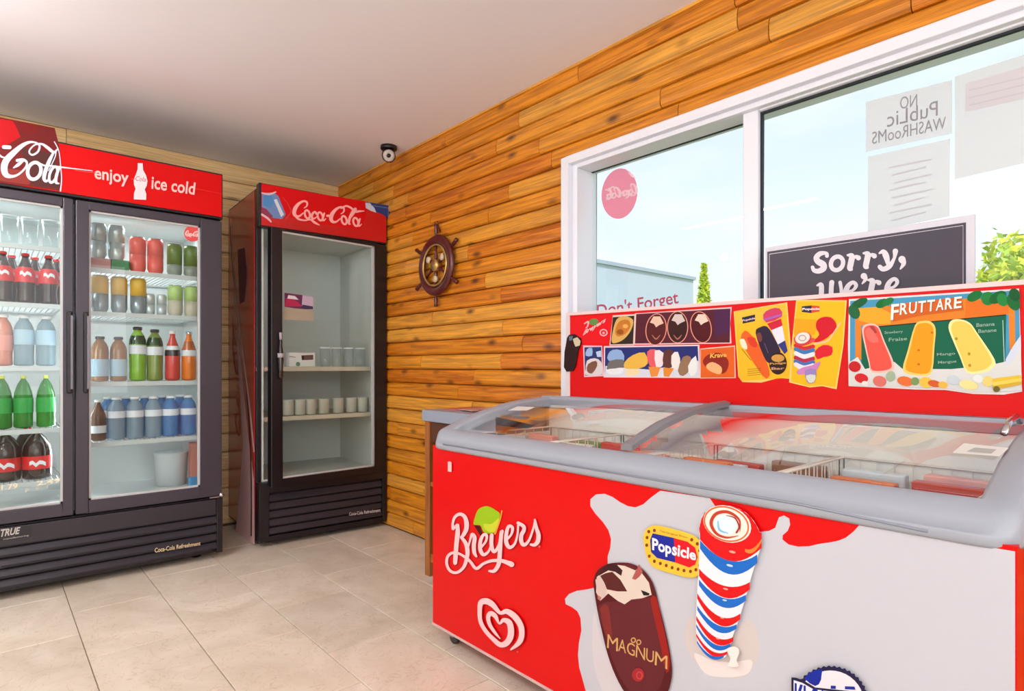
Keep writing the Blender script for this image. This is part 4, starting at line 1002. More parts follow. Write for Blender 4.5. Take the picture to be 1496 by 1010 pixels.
m = MB(); m.prism([(YB-.05, .862), (YB-.055, .886), (YB-.045, .897), (YB-.005, .897), (YB, .885), (YB, .72), (YB-.02, .72), (YB-.02, .862)], 'x', XL+.001, XR-.001)
m.build('rear_rail', GRYP, fz, world=True)
MB().box((XL+.02, YB-.03, ZR), (XR-.02, YB-.001, .866)).build('rear_upstand', GRYP, fz, world=True)
# groove line along the bumper front
MB().tube([(XL+.08, YF-.0095, ZR+.022), (XR-.35, YF-.0095, ZR+.022), (XR-.12, YF-.0095, ZR+.012)], .0028, n=6).build('bumper_bead', M('bead_grey', (134, 140, 154), .4), fz, world=True)
# curved glass lids, left one just under the right one
def lid(x0, x1, dz, lab):
    ys = [-.612+(YB-.04+.612)*k/22 for k in range(23)]; m = MB()
    vs = [(x, y, pz(y)+dz) for y in ys for x in (x0, x1)]+[(x, y, pz(y)+dz-.004) for y in ys for x in (x0, x1)]
    n = len(ys); o_ = 2*n; fs = []
    for k in range(n-1): fs += [(2*k, 2*k+1, 2*k+3, 2*k+2), (o_+2*k, o_+2*k+2, o_+2*k+3, o_+2*k+1), (2*k, 2*k+2, o_+2*k+2, o_+2*k), (2*k+1, o_+2*k+1, o_+2*k+3, 2*k+3)]
    fs += [(0, o_, o_+1, 1), (2*n-2, 2*n-1, o_+2*n-1, o_+2*n-2)]
    m.add(vs, fs, 0, True); o = m.build('glass_lid', LIDG, fz, world=True)
    return o
xm = at(914, 664, (0, -.612, 0), nW).x
l1 = lid(XL+.056, xm+.02, -.004, 'l'); l2 = lid(xm-.02, XR-.056, .002, 'r')
def lidbar(x0, x1, dz, h, mat, nm, par):
    ys = [-.615+(YB-.04+.615)*k/22 for k in range(23)]; m = MB(); vs = []
    for y in ys: vs += [(x0, y, pz(y)+dz), (x1, y, pz(y)+dz), (x1, y, pz(y)+dz+h), ((x0+x1)/2, y, pz(y)+dz+h+.005), (x0, y, pz(y)+dz+h)]
    n = 5; fs = [(k*n+j, k*n+(j+1) % n, (k+1)*n+(j+1) % n, (k+1)*n+j) for k in range(len(ys)-1) for j in range(n)]+[tuple(range(n)), tuple(range((len(ys)-1)*n, len(ys)*n))]
    m.add(vs, fs, 0, False); m.build(nm, mat, par, world=True)
lidbar(xm-.014, xm+.024, .003, .014, GRYD, 'lid_bar', l2)
for xx in (XR-.075,):
    MB().tube([(xx, -.30, pz(-.30)+.006), (xx, -.24, pz(-.24)+.022), (xx, -.16, pz(-.16)+.022), (xx, -.12, pz(-.12)+.006)], .007).build('lid_handle', SIL, l2, world=True)
def on_lid(px0, py0, dz=.003):   # point of the curved lid seen at a photo pixel
    r = ray(px0, py0)
    best = None
    for k in range(3000):
        d = .5+k*.001; p = CAM+r*d
        if -.612 <= p.y <= YB-.04 and p.z <= pz(p.y)+dz: return Vector((p.x, p.y, pz(p.y)+dz))
    return CAM+r*2
def lidsticker(pts, mat, name, par, dz=.0035):
    q = [on_lid(a, b, dz) for a, b in pts]
    m = MB(); n = 6; vs = []
    for i in range(n+1):
        for j in range(n+1):
            u, v = i/n, j/n; p = (q[0]*(1-u)+q[1]*u)*(1-v)+(q[3]*(1-u)+q[2]*u)*v; vs.append((p.x, p.y, pz(p.y)+dz))
    fs = [(i*(n+1)+j, i*(n+1)+j+1, (i+1)*(n+1)+j+1, (i+1)*(n+1)+j) for i in range(n) for j in range(n)]
    m.add(vs, fs, 0); return m.build(name, mat, par, world=True, fix=False)
lidsticker([(1391, 662), (1460, 667), (1474, 655), (1408, 648)], M('lid_sticker', (226, 226, 222), .5), 'sticker', l2, .0045)
lidsticker([(1412, 660), (1448, 663), (1456, 657), (1424, 654)], M('sticker_print', (176, 178, 176), .5), 'sticker_print', l2, .0052)
lidsticker([(742, 600), (770, 600), (782, 595), (756, 594)], M('lid_sticker', (226, 226, 222), .5), 'sticker', l1, .001)
# casters
for xx, yy in ((XL+.07, YF+.05), (XR-.1, YF+.05), (XL+.07, YB-.08), (XR-.1, YB-.08)):
    cst = MB().box((xx-.012, yy-.018, .03), (xx+.012, yy+.018, Z0)).build('caster', SIL, fz, world=True)
    MB().lathe([(.018, -.01), (.024, -.007), (.024, .007), (.018, .01)], c=(xx, yy, .024), n=16, axis='y').build('wheel', M('caster_wheel', (60, 56, 56), .5), cst, world=True)

# --- printed front artwork
pr = Print((0, YF, 0), nW)
cf8 = crop(820, 700, 2.213)
WS = (194, 195, 204)
spl = cf8([(320, 38), (290, 60), (265, 82), (240, 92), (215, 88), (190, 75), (165, 58), (140, 48), (112, 50), (94, 66), (94, 88), (110, 112), (135, 140), (152, 165), (161, 195), (158, 225), (150, 250), (150, 300), (108, 352), (80, 358), (50, 362), (25, 372), (12, 388), (14, 405), (35, 415), (52, 428), (62, 450), (65, 490), (57, 530), (54, 570), (58, 610), (68, 645), (80, 690)])
spl += [(868, 1039.5), (1100, 1172), (1483, 1388), (1483, 806)]
spl += cf8([(963, 150)])+cf8([(945, 170), (920, 190), (895, 200), (870, 205), (835, 210), (800, 218), (765, 219), (735, 212), (715, 196), (716, 182), (732, 168), (740, 148), (737, 128), (720, 118), (704, 124), (698, 140), (692, 158), (672, 168), (640, 172), (600, 140), (560, 100), (500, 92), (480, 62)])
pr.poly(spl, WS)
# soft splash shapes under the treats (printed cream folds)
pr.poly([(868, 895), (880, 940), (905, 985), (925, 1012), (900, 1030), (880, 1010), (866, 960)], (206, 200, 206), sub=4)
pr.poly([(1010, 900), (1000, 930), (1010, 960), (1040, 985), (1085, 990), (1108, 960), (1105, 920), (1090, 905), (1070, 930), (1030, 930)], (204, 194, 192), sub=4)
pr.poly([(1014, 955), (1040, 965), (1070, 968), (1098, 965), (1092, 985), (1060, 990), (1030, 984)], (226, 216, 214), sub=4)
pr.build('splash_print', body); l_ = pr.lift; pr = Print((0, YF, 0), nW, l_)
# Breyers
cb8 = crop(640, 730, 8.42); LP = (255, 196, 200); SHW = (170, 10, 30)
def brey(off, mat, ex):
    def S(pts, wd): pr.stroke([(x+off[0], y+off[1]) for x, y in cb8(pts)], [(x+ex)/8.42 for x in wd], mat, 6)
    S([(185, 360), (180, 300), (205, 220), (265, 180), (325, 210), (350, 290), (345, 370), (310, 440), (285, 465)], [40, 30, 34, 40, 46, 56, 54, 44, 30])
    S([(185, 360), (230, 320), (240, 320), (240, 420), (225, 560), (215, 700), (210, 780)], [34, 34, 40, 56, 54, 54, 50])
    S([(285, 465), (340, 540), (362, 640), (350, 740), (310, 840), (230, 900), (150, 880), (108, 800), (115, 710), (170, 660), (250, 665), (340, 715), (400, 770), (470, 850), (560, 790), (660, 755), (780, 755), (860, 780), (905, 800)], [34, 48, 52, 46, 38, 34, 34, 34, 34, 34, 30, 34, 34, 38, 34, 38, 44, 56, 66])
    S([(370, 590), (400, 480), (420, 430), (450, 470), (440, 560), (445, 650), (470, 700)], [22, 26, 40, 48, 50, 46, 28])
    S([(530, 590), (590, 510), (595, 440), (555, 440), (520, 520), (520, 620), (560, 680), (620, 640), (650, 560)], [28, 28, 36, 36, 44, 48, 42, 28, 20])
    S([(660, 440), (655, 540), (670, 620), (700, 640), (750, 560), (775, 450), (790, 390)], [46, 48, 46, 38, 34, 40, 36])
    S([(780, 400), (765, 560), (755, 720), (740, 810), (690, 880), (630, 880)], [44, 50, 52, 50, 44, 26])
    S([(840, 500), (900, 430), (915, 350), (870, 330), (840, 420), (840, 530), (880, 590), (940, 550), (975, 440), (985, 320)], [28, 28, 38, 38, 46, 50, 44, 30, 24, 26])
    S([(985, 290), (1050, 330), (1055, 380), (1025, 440), (1025, 520), (1060, 560), (1120, 500), (1170, 360), (1190, 260)], [40, 44, 46, 50, 50, 44, 30, 24, 20])
    S([(1190, 250), (1210, 350), (1235, 440), (1225, 520), (1185, 560), (1140, 555)], [26, 42, 52, 52, 42, 26])
pr.poly(cb8([(440, 315), (520, 330), (545, 420), (520, 450), (480, 380)]), (70, 10, 8))
LG = (150, 190, 24)
brey((1.2, .8), SHW, 9)
pr.poly(cb8([(440, 310), (450, 230), (490, 130), (560, 88), (630, 88), (720, 140), (760, 180), (745, 280), (715, 390), (640, 420), (560, 400), (520, 320)]), LG, sub=3)
pr.poly(cb8([(560, 300), (660, 300), (745, 230), (730, 320), (700, 390), (640, 400), (580, 370)]), (196, 206, 50), sub=3)
pr.stroke(cb8([(785, 140), (765, 240), (735, 330), (700, 420)]), [2, 2, 2.4, 3], (226, 150, 60))
brey((0, 0), LP, 0)
pr.disc(788, 799, 1.6, 1.8, (236, 90, 96))
pr.build('script_logo', body); l_ = pr.lift; pr = Print((0, YF, 0), nW, l_)
pr.text('i', [(654, 689), (660, 690), (660, 675), (654, 674)], (255, 190, 190), bold=.06)
pr.build('corner_mark', body); l_ = pr.lift; pr = Print((0, YF, 0), nW, l_)
# heart mark
ch = crop(680, 860, 10.1)
def SH_(pts, wd, mt=LP, o_=0): pr.stroke([(a+o_, b+o_*.5) for a, b in ch(pts)], [x/10.1 for x in wd], mt, 7)
H1 = [(510, 740), (440, 660), (360, 540), (335, 430), (370, 370), (440, 410), (500, 520), (560, 470), (640, 500), (670, 600), (660, 720), (600, 810), (510, 830), (400, 740), (290, 620), (220, 480), (210, 320), (230, 210), (310, 190), (400, 240), (510, 360), (610, 340), (720, 410), (810, 540), (830, 680), (790, 800), (670, 905)]
H1w = [14, 40, 52, 60, 70, 62, 26, 60, 84, 90, 92, 88, 74, 62, 58, 60, 64, 80, 90, 80, 50, 76, 88, 84, 80, 74, 24]
SH_(H1, [w_+8 for w_ in H1w], SHW, .8); SH_(H1, H1w)
pr.disc(756, 953, 1.5, 1.3, (236, 80, 80))
pr.build('heart_mark', body); l_ = pr.lift; pr = Print((0, YF, 0), nW, l_)
# Magnum bar
cm = crop(855, 810, 5.05)
pr.poly(cm([(65, 260), (62, 190), (90, 120), (160, 75), (250, 62), (340, 70), (420, 110), (480, 180), (515, 260), (545, 380), (590, 560), (620, 700), (640, 840), (632, 940), (600, 1030), (520, 1080), (400, 1080), (300, 1030), (220, 890), (165, 740), (130, 600), (90, 420)]), (84, 20, 24), sub=3)
pr.poly(cm([(100, 380), (300, 345), (500, 318), (540, 420), (560, 600), (590, 800), (560, 960), (480, 1050), (380, 1050), (290, 960), (200, 780), (150, 600)]), (98, 34, 40), sub=3)
pr.poly(cm([(480, 330), (525, 320), (560, 470), (600, 640), (625, 800), (600, 880), (560, 700), (520, 520)]), (150, 30, 24), sub=2)
pr.poly(cm([(110, 400), (170, 380), (190, 520), (200, 620), (150, 600)]), (126, 42, 40), sub=2)
pr.poly(cm([(85, 170), (140, 120), (240, 80), (330, 90), (410, 130), (470, 210), (490, 300), (420, 325), (340, 335), (290, 370), (240, 345), (170, 290), (110, 345), (80, 280)]), (216, 200, 188))
pr.poly(cm([(110, 160), (150, 140), (200, 130), (260, 190), (310, 275), (240, 275), (160, 260), (140, 210)]), (88, 34, 32))
pr.poly(cm([(165, 70), (230, 75), (275, 120), (265, 160), (220, 130), (170, 120), (100, 160), (120, 110)]), (60, 24, 28))
pr.poly(cm([(345, 180), (395, 75), (425, 130), (400, 165), (370, 190)]), (170, 84, 80)); pr.poly(cm([(255, 62), (340, 72), (390, 100), (370, 120), (300, 90)]), (96, 30, 34))
pr.poly(cm([(410, 265), (440, 275), (475, 290), (470, 305), (430, 305)]), (36, 24, 26)); pr.poly(cm([(75, 190), (110, 160), (160, 270), (150, 310), (110, 345), (90, 300)]), (208, 184, 178)); pr.poly(cm([(90, 300), (120, 320), (110, 345), (92, 330)]), (170, 110, 100))
GLD = (206, 160, 100)
for ch_, a0, a1 in (('M', 160, 240), ('A', 243, 300), ('G', 305, 365), ('N', 372, 440), ('U', 446, 505), ('M', 512, 605)):
    t0 = 590+(a0-160)*.36; t1 = 590+(a1-160)*.36; hh_ = 92 if ch_ != 'M' else 100
    pr.text(ch_, cm([(a0, t0+hh_), (a1, t1+hh_), (a1+2, t1+2), (a0+6, t0)]), GLD)
pr.ring(*cm([(355, 635)])[0], 3.0, 3.2, 1.6, GLD); pr.ring(*cm([(395, 650)])[0], 3.0, 3.2, 1.6, GLD)
pr.disc(*cm([(390, 890)])[0], 9, 10, (160, 40, 44)); pr.ring(*cm([(400, 895)])[0], 4, 5, 1.6, (196, 70, 66))
pr.build('chocolate_bar_print', body); l_ = pr.lift; pr = Print((0, YF, 0), nW, l_)
# Popsicle badge
cp_ = crop(930, 730, 4.04)
pr.poly(cp_([(45, 270), (40, 215), (70, 165), (130, 155), (230, 178), (330, 210), (385, 260), (405, 330), (400, 400), (370, 445), (310, 462), (200, 435), (100, 400), (60, 340)]), (240, 190, 60), sub=4)
for p_ in [(62, 225), (60, 270), (72, 190), (105, 183), (75, 335), (105, 365), (140, 378), (175, 390), (210, 403), (245, 412), (280, 420), (318, 425), (350, 415), (372, 390), (380, 348), (372, 303), (358, 262), (325, 238)]:
    pr.disc(*cp_([p_])[0], 2.2, 2.6, (130, 60, 24), n=10)
pr.poly(cp_([(80, 240), (95, 200), (220, 228), (228, 372), (120, 345), (85, 310)]), (28, 40, 150))
pr.poly(cp_([(220, 228), (300, 250), (345, 285), (360, 340), (345, 385), (310, 402), (228, 372)]), (214, 24, 36))
pr.text('Pop', cp_([(92, 320), (205, 345), (205, 258), (92, 226)]), (240, 240, 250), bold=.03); pr.text('sicle', cp_([(208, 328), (350, 362), (352, 300), (212, 252)]), (240, 232, 240), bold=.03)
pr.text('The Original Brand', cp_([(135, 195), (300, 232), (300, 220), (135, 178)]), (150, 110, 30))
pr.build('badge_print', body); l_ = pr.lift; pr = Print((0, YF, 0), nW, l_)
# twister pop: spiral bands
RB, BB, WB_ = (214, 18, 22), (28, 104, 196), (232, 230, 238)
# cone silhouette
pr.poly(cp_([(375, 150), (400, 80), (480, 38), (580, 45), (670, 100), (730, 200), (735, 270), (700, 380), (660, 520), (610, 690), (570, 800), (540, 900), (510, 938), (440, 925), (370, 860), (350, 760), (355, 600), (365, 430), (370, 300)]), WB_, sub=3)
def band(L, R, sag, wd, col):
    n = 12; up = []; lo = []
    for k in range(n+1):
        t = k/n; x = L[0]+(R[0]-L[0])*t; s_ = sag*(1-(2*t-1)**2)
        y = L[1]+(R[1]-L[1])*t+s_; ww = wd*(.62+.38*math.sin(math.pi*t)); up.append((x, y-ww/2)); lo.append((x, y+ww/2))
    pr.poly(cp_(up+lo[::-1]), col)
pr.poly(cp_([(375, 150), (400, 80), (480, 38), (580, 45), (670, 100), (730, 200), (736, 250), (690, 300), (560, 330), (430, 290), (374, 200)]), RB, sub=2)
band((374, 190), (738, 240), 75, 150, RB); band((374, 265), (712, 350), 93, 80, BB)
band((368, 430), (668, 510), 75, 70, RB); band((368, 490), (645, 580), 73, 56, BB)
band((358, 570), (612, 690), 85, 52, RB); band((358, 640), (590, 750), 65, 40, BB)
band((352, 700), (570, 825), 68, 40, RB); band((352, 745), (552, 860), 63, 30, BB)
band((352, 800), (535, 905), 55, 26, RB); band((356, 840), (515, 925), 45, 20, BB)
band((640, 300), (738, 240), 30, 26, (240, 130, 50))
pr.disc(*cp_([(535, 145)])[0], 36, 26, (244, 226, 214), rot=.35)
pr.ring(*cp_([(530, 145)])[0], 33, 24, 2.2, (226, 96, 50), rot=.35)
pr.stroke(cp_([(610, 190), (605, 120), (540, 75), (470, 85), (440, 140), (470, 200), (530, 225), (600, 215)]), [1, 3, 4.5, 5, 5, 4, 3, 1], (186, 60, 44))
pr.disc(*cp_([(525, 150)])[0], 17, 14, (214, 232, 242), rot=.35)
pr.stroke(cp_([(590, 195), (605, 160), (580, 110), (530, 95)]), [3, 2.4, 2, 1], (150, 50, 44)); pr.stroke(cp_([(480, 130), (490, 180), (540, 200)]), [2, 3, 1], (130, 186, 222))
for p_, rr2 in (((565, 310), 5), ((550, 390), 5), ((525, 528), 4), ((520, 595), 3.5), ((505, 700), 3), ((480, 822), 3)): pr.disc(*cp_([p_])[0], rr2, rr2*.35, (250, 160, 150) if p_[1] in (310, 528, 700, 822) else (190, 214, 245), rot=.25, n=12)
pr.poly(cp_([(545, 880), (570, 868), (600, 880), (605, 910), (590, 950), (600, 985), (540, 985), (555, 940), (540, 910)]), (240, 226, 222), sub=3)
pr.build('twisted_pop_print', body); l_ = pr.lift; pr = Print((0, YF, 0), nW, l_)
# Klondike badge at the bottom
NV = (34, 30, 66); BL_ = (18, 40, 150)
pr.disc(1213, 1030, 55, 55, NV, n=90, serr=.045); pr.disc(1213, 1030, 50, 50, (222, 220, 228), n=40)
ck = crop(1100, 960, 7.48)
pr.poly(ck([(560, 235), (600, 190), (680, 145), (760, 135), (750, 200), (745, 250), (720, 300), (680, 320), (620, 290)]), BL_)
pr.poly(ck([(420, 225), (470, 228), (560, 262), (680, 335), (820, 350), (1220, 390), (1220, 900), (420, 700)]), NV)
pr.poly(ck([(445, 255), (540, 285), (660, 355), (820, 375), (1195, 412), (1195, 870), (445, 670)]), (226, 226, 236))
pr.text('KLONDIKE', ck([(455, 660), (1185, 850), (1185, 470), (455, 280)]), BL_, bold=.03)
pr.poly(ck([(850, 315), (905, 318), (905, 352), (850, 350)]), BL_); pr.poly(ck([(1005, 322), (1110, 326), (1120, 360), (1005, 355)]), BL_)
pr.build('round_badge_print', body)

# frost, baskets and ice creams inside
FR = M('frost', (214, 232, 250), .6, bump=.8, bscale=40)
m = MB(); rnd = random.Random(3)
nx_ = 90; vs = []
for i in range(nx_+1):
    x = XL+.06+(XR-XL-.12)*i/nx_
    for j, (y, z) in enumerate(((YF+.062, .55), (YF+.064, .72), (YF+.066, .757), (YF+.082, .765), (YF+.095, .74), (YF+.09, .55))):
        vs.append((x, y+rnd.uniform(-.004, .004), z+rnd.uniform(-.006, .006)))
fs = [(i*6+j, i*6+j+1, (i+1)*6+j+1, (i+1)*6+j) for i in range(nx_) for j in range(5)]
m.add(vs, fs, 0, True); m.build('frost_ridge', FR, fz, world=True, kind='stuff')
WIRE = M('wire_white', (226, 214, 206), .4)
cols = [(226, 120, 60), (240, 236, 226), (196, 60, 50), (232, 190, 80), (140, 90, 60), (210, 224, 236), (120, 150, 90), (236, 160, 150)]
names = {0: 'orange', 1: 'white', 2: 'red', 3: 'yellow', 4: 'brown', 5: 'pale blue', 6: 'green', 7: 'pink'}
bw = (XR-XL-.14)/4
for b in range(4):
    bx0 = XL+.07+b*bw; bx1 = bx0+bw-.012; by0, by1 = YF+.10, YB-.06
    bk = thing('wire_basket', 'white wire basket inside the chest freezer, %s from the left' % ('first', 'second', 'third', 'fourth')[b], 'basket', ((bx0+bx1)/2, (by0+by1)/2, .5))
    m = MB(); zz0, zz1 = .50, .768
    for z in (zz0, .56, .65, zz1): m.tube([(bx0, by0, z), (bx1, by0, z), (bx1, by1, z), (bx0, by1, z), (bx0, by0, z)], .0035 if z == zz1 else .002, n=6)
    m.build('rim_wires', WIRE, bk, world=True)
    m = MB(); k = bx0
    while k <= bx1+.001:
        for y in (by0, by1): m.box((k-.0012, y-.0012, zz0), (k+.0012, y+.0012, zz1))
        m.box((k-.0012, by0, zz0-.001), (k+.0012, by1, zz0+.001)); k += (bx1-bx0)/9
    k = by0
    while k <= by1+.001:
        for x in (bx0, bx1): m.box((x-.0012, k-.0012, zz0), (x+.0012, k+.0012, zz1))
        k += (by1-by0)/9
    m.build('upright_wires', WIRE, bk, world=True, kind='stuff', fix=False)
    for r_ in range(5):
        for c_ in range(2):
            ci = (b*3+r_*5+c_*2) % 8; h_ = .215+.035*rnd.random()
            y = by0+.045+r_*(by1-by0-.09)/4; x = bx0+.095+c_*(bx1-bx0-.19)
            o = MB().box((-.075, -.016, 0), (.075, .016, h_)).build('ice_cream_box', M('icebox_%d' % ci, cols[ci], .45), None, bevel=.004); o.location = (x, y, zz0+.004); o.rotation_euler = (rnd.uniform(-.06, .06), 0, rnd.uniform(-.1, .1))
            tag(o, '%s ice cream box in %s basket, row %s, %s side' % (names[ci], ('first', 'second', 'third', 'fourth')[b], ('one', 'two', 'three', 'four', 'five')[r_], ('left', 'right')[c_]), 'ice cream box', 'ice cream boxes in the freezer baskets')

# ------------------------------------------------------------------ backboard with posters
YP = -.075
bd = thing('menu_board', 'long red menu board standing along the back of the freezer', 'board', (3.1, YP, .9))
bxl = at(833, 500, (0, YP, 0), nW).x; zt_ = at(833, 461, (0, YP, 0), nW).z; ztr = at(1496, 416, (0, YP, 0), nW).z; zb_ = .8985
m = MB(); xr_ = 3.93; zr2 = zt_+(ztr-zt_)*(xr_-bxl)/(at(1496, 416, (0, YP, 0), nW).x-bxl)
def slab(x0, x1, z0l, z0r, z1l, z1r, y0, y1): return MB().add([(x0, y0, z0l), (x1, y0, z0r), (x1, y1, z0r), (x0, y1, z0l), (x0, y0, z1l), (x1, y0, z1r), (x1, y1, z1r), (x0, y1, z1l)], [(0, 3, 2, 1), (4, 5, 6, 7), (0, 1, 5, 4), (1, 2, 6, 5), (2, 3, 7, 6), (3, 0, 4, 7)])
slab(bxl, xr_, zb_, zb_, zt_, zr2, YP, YP+.012).build('panel', RED, bd, world=True)
slab(bxl-.022, xr_, zt_, zr2, zt_+.012, zr2+.012, YP-.002, YP+.014).build('top_trim', M('board_trim', (232, 206, 206), .4), bd, world=True)
slab(bxl-.022, bxl, zb_, zb_, zt_, zt_, YP-.002, YP+.014).build('side_trim', M('board_trim2', (222, 204, 204), .4), bd, world=True)
NP = 0
def poster(label, outline, draw, base, lift=.001, name='poster'):
    global NP
    NP += 1
    y = YP-lift
    q = [at(a, b, (0, y, 0), nW) for a, b in outline]
    ctr = sum(q, Vector())/len(q)
    th = thing(name, label, 'poster', ctr)
    n = len(q); r = [v+Vector((0, .0008, 0)) for v in q]
    tri = tessellate_polygon([[Vector((v.x, v.z, 0)) for v in q]])
    MB().add(q+r, [tuple(t) for t in tri]+[tuple(n+i for i in reversed(t)) for t in tri]+[(i, (i+1) % n, n+(i+1) % n, n+i) for i in range(n)]).build('sheet', P(base), th, world=True)
    pr = Print((0, y, 0), nW, .0003); draw(pr); pr.build('print', th)
C3 = crop(820, 430, 5.343)
def d1(pr):
    pr.stroke(C3([(180, 230), (210, 215), (205, 250), (190, 265)]), [1.5, 2.4, 2, 1], (240, 170, 176)); pr.poly(C3([(220, 205), (260, 190), (290, 210), (270, 240), (225, 235)]), (96, 140, 70), sub=3)
    pr.text('Breyers', C3([(165, 335), (345, 225), (350, 180), (175, 285)]), (250, 190, 190), bold=.03, shear=.3)
    pr.ring(*C3([(330, 300)])[0], 5, 4.5, 1.8, (246, 170, 176)); pr.disc(*C3([(330, 302)])[0], 1.8, 1.8, (246, 170, 176))
poster('red paper with small pink logo at the left end of the menu board', C3([(70, 180), (400, 155), (378, 395), (70, 412)]), d1, (224, 10, 22))
def d2(pr):
    pr.poly(C3([(402, 180), (570, 168), (560, 388), (384, 392)]), (44, 34, 28)); pr.poly(C3([(400, 300), (430, 200), (490, 170), (560, 200), (545, 280), (490, 350), (430, 380), (395, 375)]), (214, 168, 90), sub=3)
    pr.poly(C3([(420, 290), (450, 215), (520, 200), (540, 250), (500, 310), (440, 330)]), (196, 120, 40), sub=3); pr.disc(*C3([(460, 295)])[0], 5, 4, (150, 80, 24)); pr.disc(*C3([(500, 250)])[0], 4, 3, (230, 170, 90))
poster('small poster of a caramel ice cream tub left of the maroon poster', C3([(402, 165), (580, 155), (568, 398), (376, 400)]), d2, (222, 200, 190), .0018)
def bar3(pr, cx_, cy_, rot, col, topc):
    C_ = C3([(cx_, cy_)])[0]; pr.disc(*C_, 15.5, 23.5, (232, 150, 130), rot=rot); pr.disc(*C_, 14.2, 22.3, col, rot=rot)
    pr.poly([(C_[0]-9, C_[1]-10), (C_[0]-4, C_[1]-19), (C_[0]+6, C_[1]-19), (C_[0]+11, C_[1]-9), (C_[0]+4, C_[1]-6), (C_[0], C_[1]-3), (C_[0]-3, C_[1]-8)], topc)
def d3(pr):
    pr.poly(C3([(585, 155), (1320, 112), (1315, 378), (575, 385)]), (84, 26, 42)); pr.poly(C3([(1190, 122), (1320, 112), (1315, 300), (1200, 330)]), (74, 30, 72))
    bar3(pr, 740, 275, .12, (84, 24, 26), (226, 190, 170)); bar3(pr, 908, 258, 0, (54, 22, 22), (214, 196, 190)); bar3(pr, 1090, 258, -.2, (78, 14, 24), (232, 206, 190))
    for x in (740, 908): pr.stroke(C3([(x-30, 320), (x, 350), (x+30, 320)]), [1, 2, 1], (170, 110, 90))
poster('long maroon poster showing three chocolate ice cream bars', C3([(575, 150), (1330, 100), (1318, 230), (1328, 385), (570, 395)]), d3, (236, 196, 196), .001)
def d4(pr):
    pr.poly(C3([(180, 415), (312, 412), (318, 628), (186, 635)]), (40, 50, 110)); pr.poly(C3([(190, 480), (200, 430), (240, 420), (240, 480)]), (150, 180, 220), sub=2); pr.poly(C3([(270, 450), (310, 440), (312, 490), (280, 490)]), (180, 200, 228))
    pr.poly(C3([(190, 590), (200, 520), (260, 500), (312, 530), (316, 626), (190, 630)]), (214, 206, 206), sub=2); pr.poly(C3([(200, 600), (210, 545), (270, 520), (280, 560), (240, 620)]), (120, 80, 62), sub=2)
poster('small blue and white ice cream poster below the red logo paper', C3([(170, 400), (318, 402), (330, 640), (178, 648)]), d4, (230, 190, 200), .0026)
def d5(pr):
    pr.poly(C3([(342, 418), (1065, 405), (1075, 648), (340, 640)]), (34, 44, 112)); pr.poly(C3([(345, 560), (700, 590), (1072, 520), (1075, 648), (340, 640)]), (210, 214, 226))
    pr.poly(C3([(365, 470), (400, 435), (470, 440), (490, 520), (370, 520)]), (140, 170, 214), sub=2)
    pr.poly(C3([(360, 560), (380, 520), (480, 510), (490, 570), (440, 590), (360, 595)]), (110, 104, 104), sub=2); pr.poly(C3([(350, 590), (420, 580), (480, 575), (470, 620), (380, 628)]), (228, 228, 232), sub=2)
    pr.poly(C3([(495, 530), (560, 475), (650, 455), (675, 540), (610, 580), (500, 580)]), (226, 178, 70), sub=2); pr.poly(C3([(500, 590), (600, 585), (610, 620), (520, 640)]), (236, 214, 170), sub=2)
    pr.poly(C3([(670, 450), (730, 430), (790, 470), (770, 560), (690, 560)]), (222, 90, 100), sub=2); pr.poly(C3([(730, 440), (800, 460), (790, 560), (740, 570)]), (232, 220, 224), sub=2); pr.poly(C3([(680, 565), (775, 570), (750, 640), (700, 645)]), (226, 140, 60))
    pr.poly(C3([(800, 450), (870, 440), (880, 560), (800, 570)]), (96, 50, 44), sub=2); pr.poly(C3([(860, 480), (910, 450), (930, 560), (870, 590)]), (232, 226, 222), sub=2); pr.poly(C3([(795, 572), (880, 580), (840, 645), (800, 640)]), (222, 136, 50))
    pr.poly(C3([(910, 600), (950, 490), (1010, 490), (1010, 580), (950, 640)]), (146, 112, 84), sub=2); pr.poly(C3([(990, 560), (1050, 480), (1062, 600), (1010, 640)]), (230, 232, 232), sub=2)
poster('wide blue poster with row of cones and ice cream sandwiches', C3([(332, 405), (1078, 395), (1085, 655), (330, 650)]), d5, (232, 206, 216), .002)
def d6(pr):
    pr.poly(C3([(1090, 432), (1350, 410), (1352, 650), (1088, 652)]), (222, 96, 28)); pr.poly(C3([(1105, 520), (1150, 470), (1240, 460), (1305, 520), (1290, 600), (1240, 620), (1180, 560), (1130, 570)]), (140, 34, 24), sub=3)
    pr.poly(C3([(1130, 560), (1180, 530), (1250, 570), (1240, 625), (1160, 600)]), (236, 176, 120), sub=3); pr.text('Krave', C3([(1160, 500), (1290, 490), (1290, 455), (1165, 462)]), (232, 180, 80), bold=.03)
poster('orange poster of a chocolate coated bar right of the blue poster', C3([(1085, 425), (1355, 400), (1362, 655), (1084, 658)]), d6, (240, 190, 170), .0026)
C7 = crop(1060, 430, 6.733)
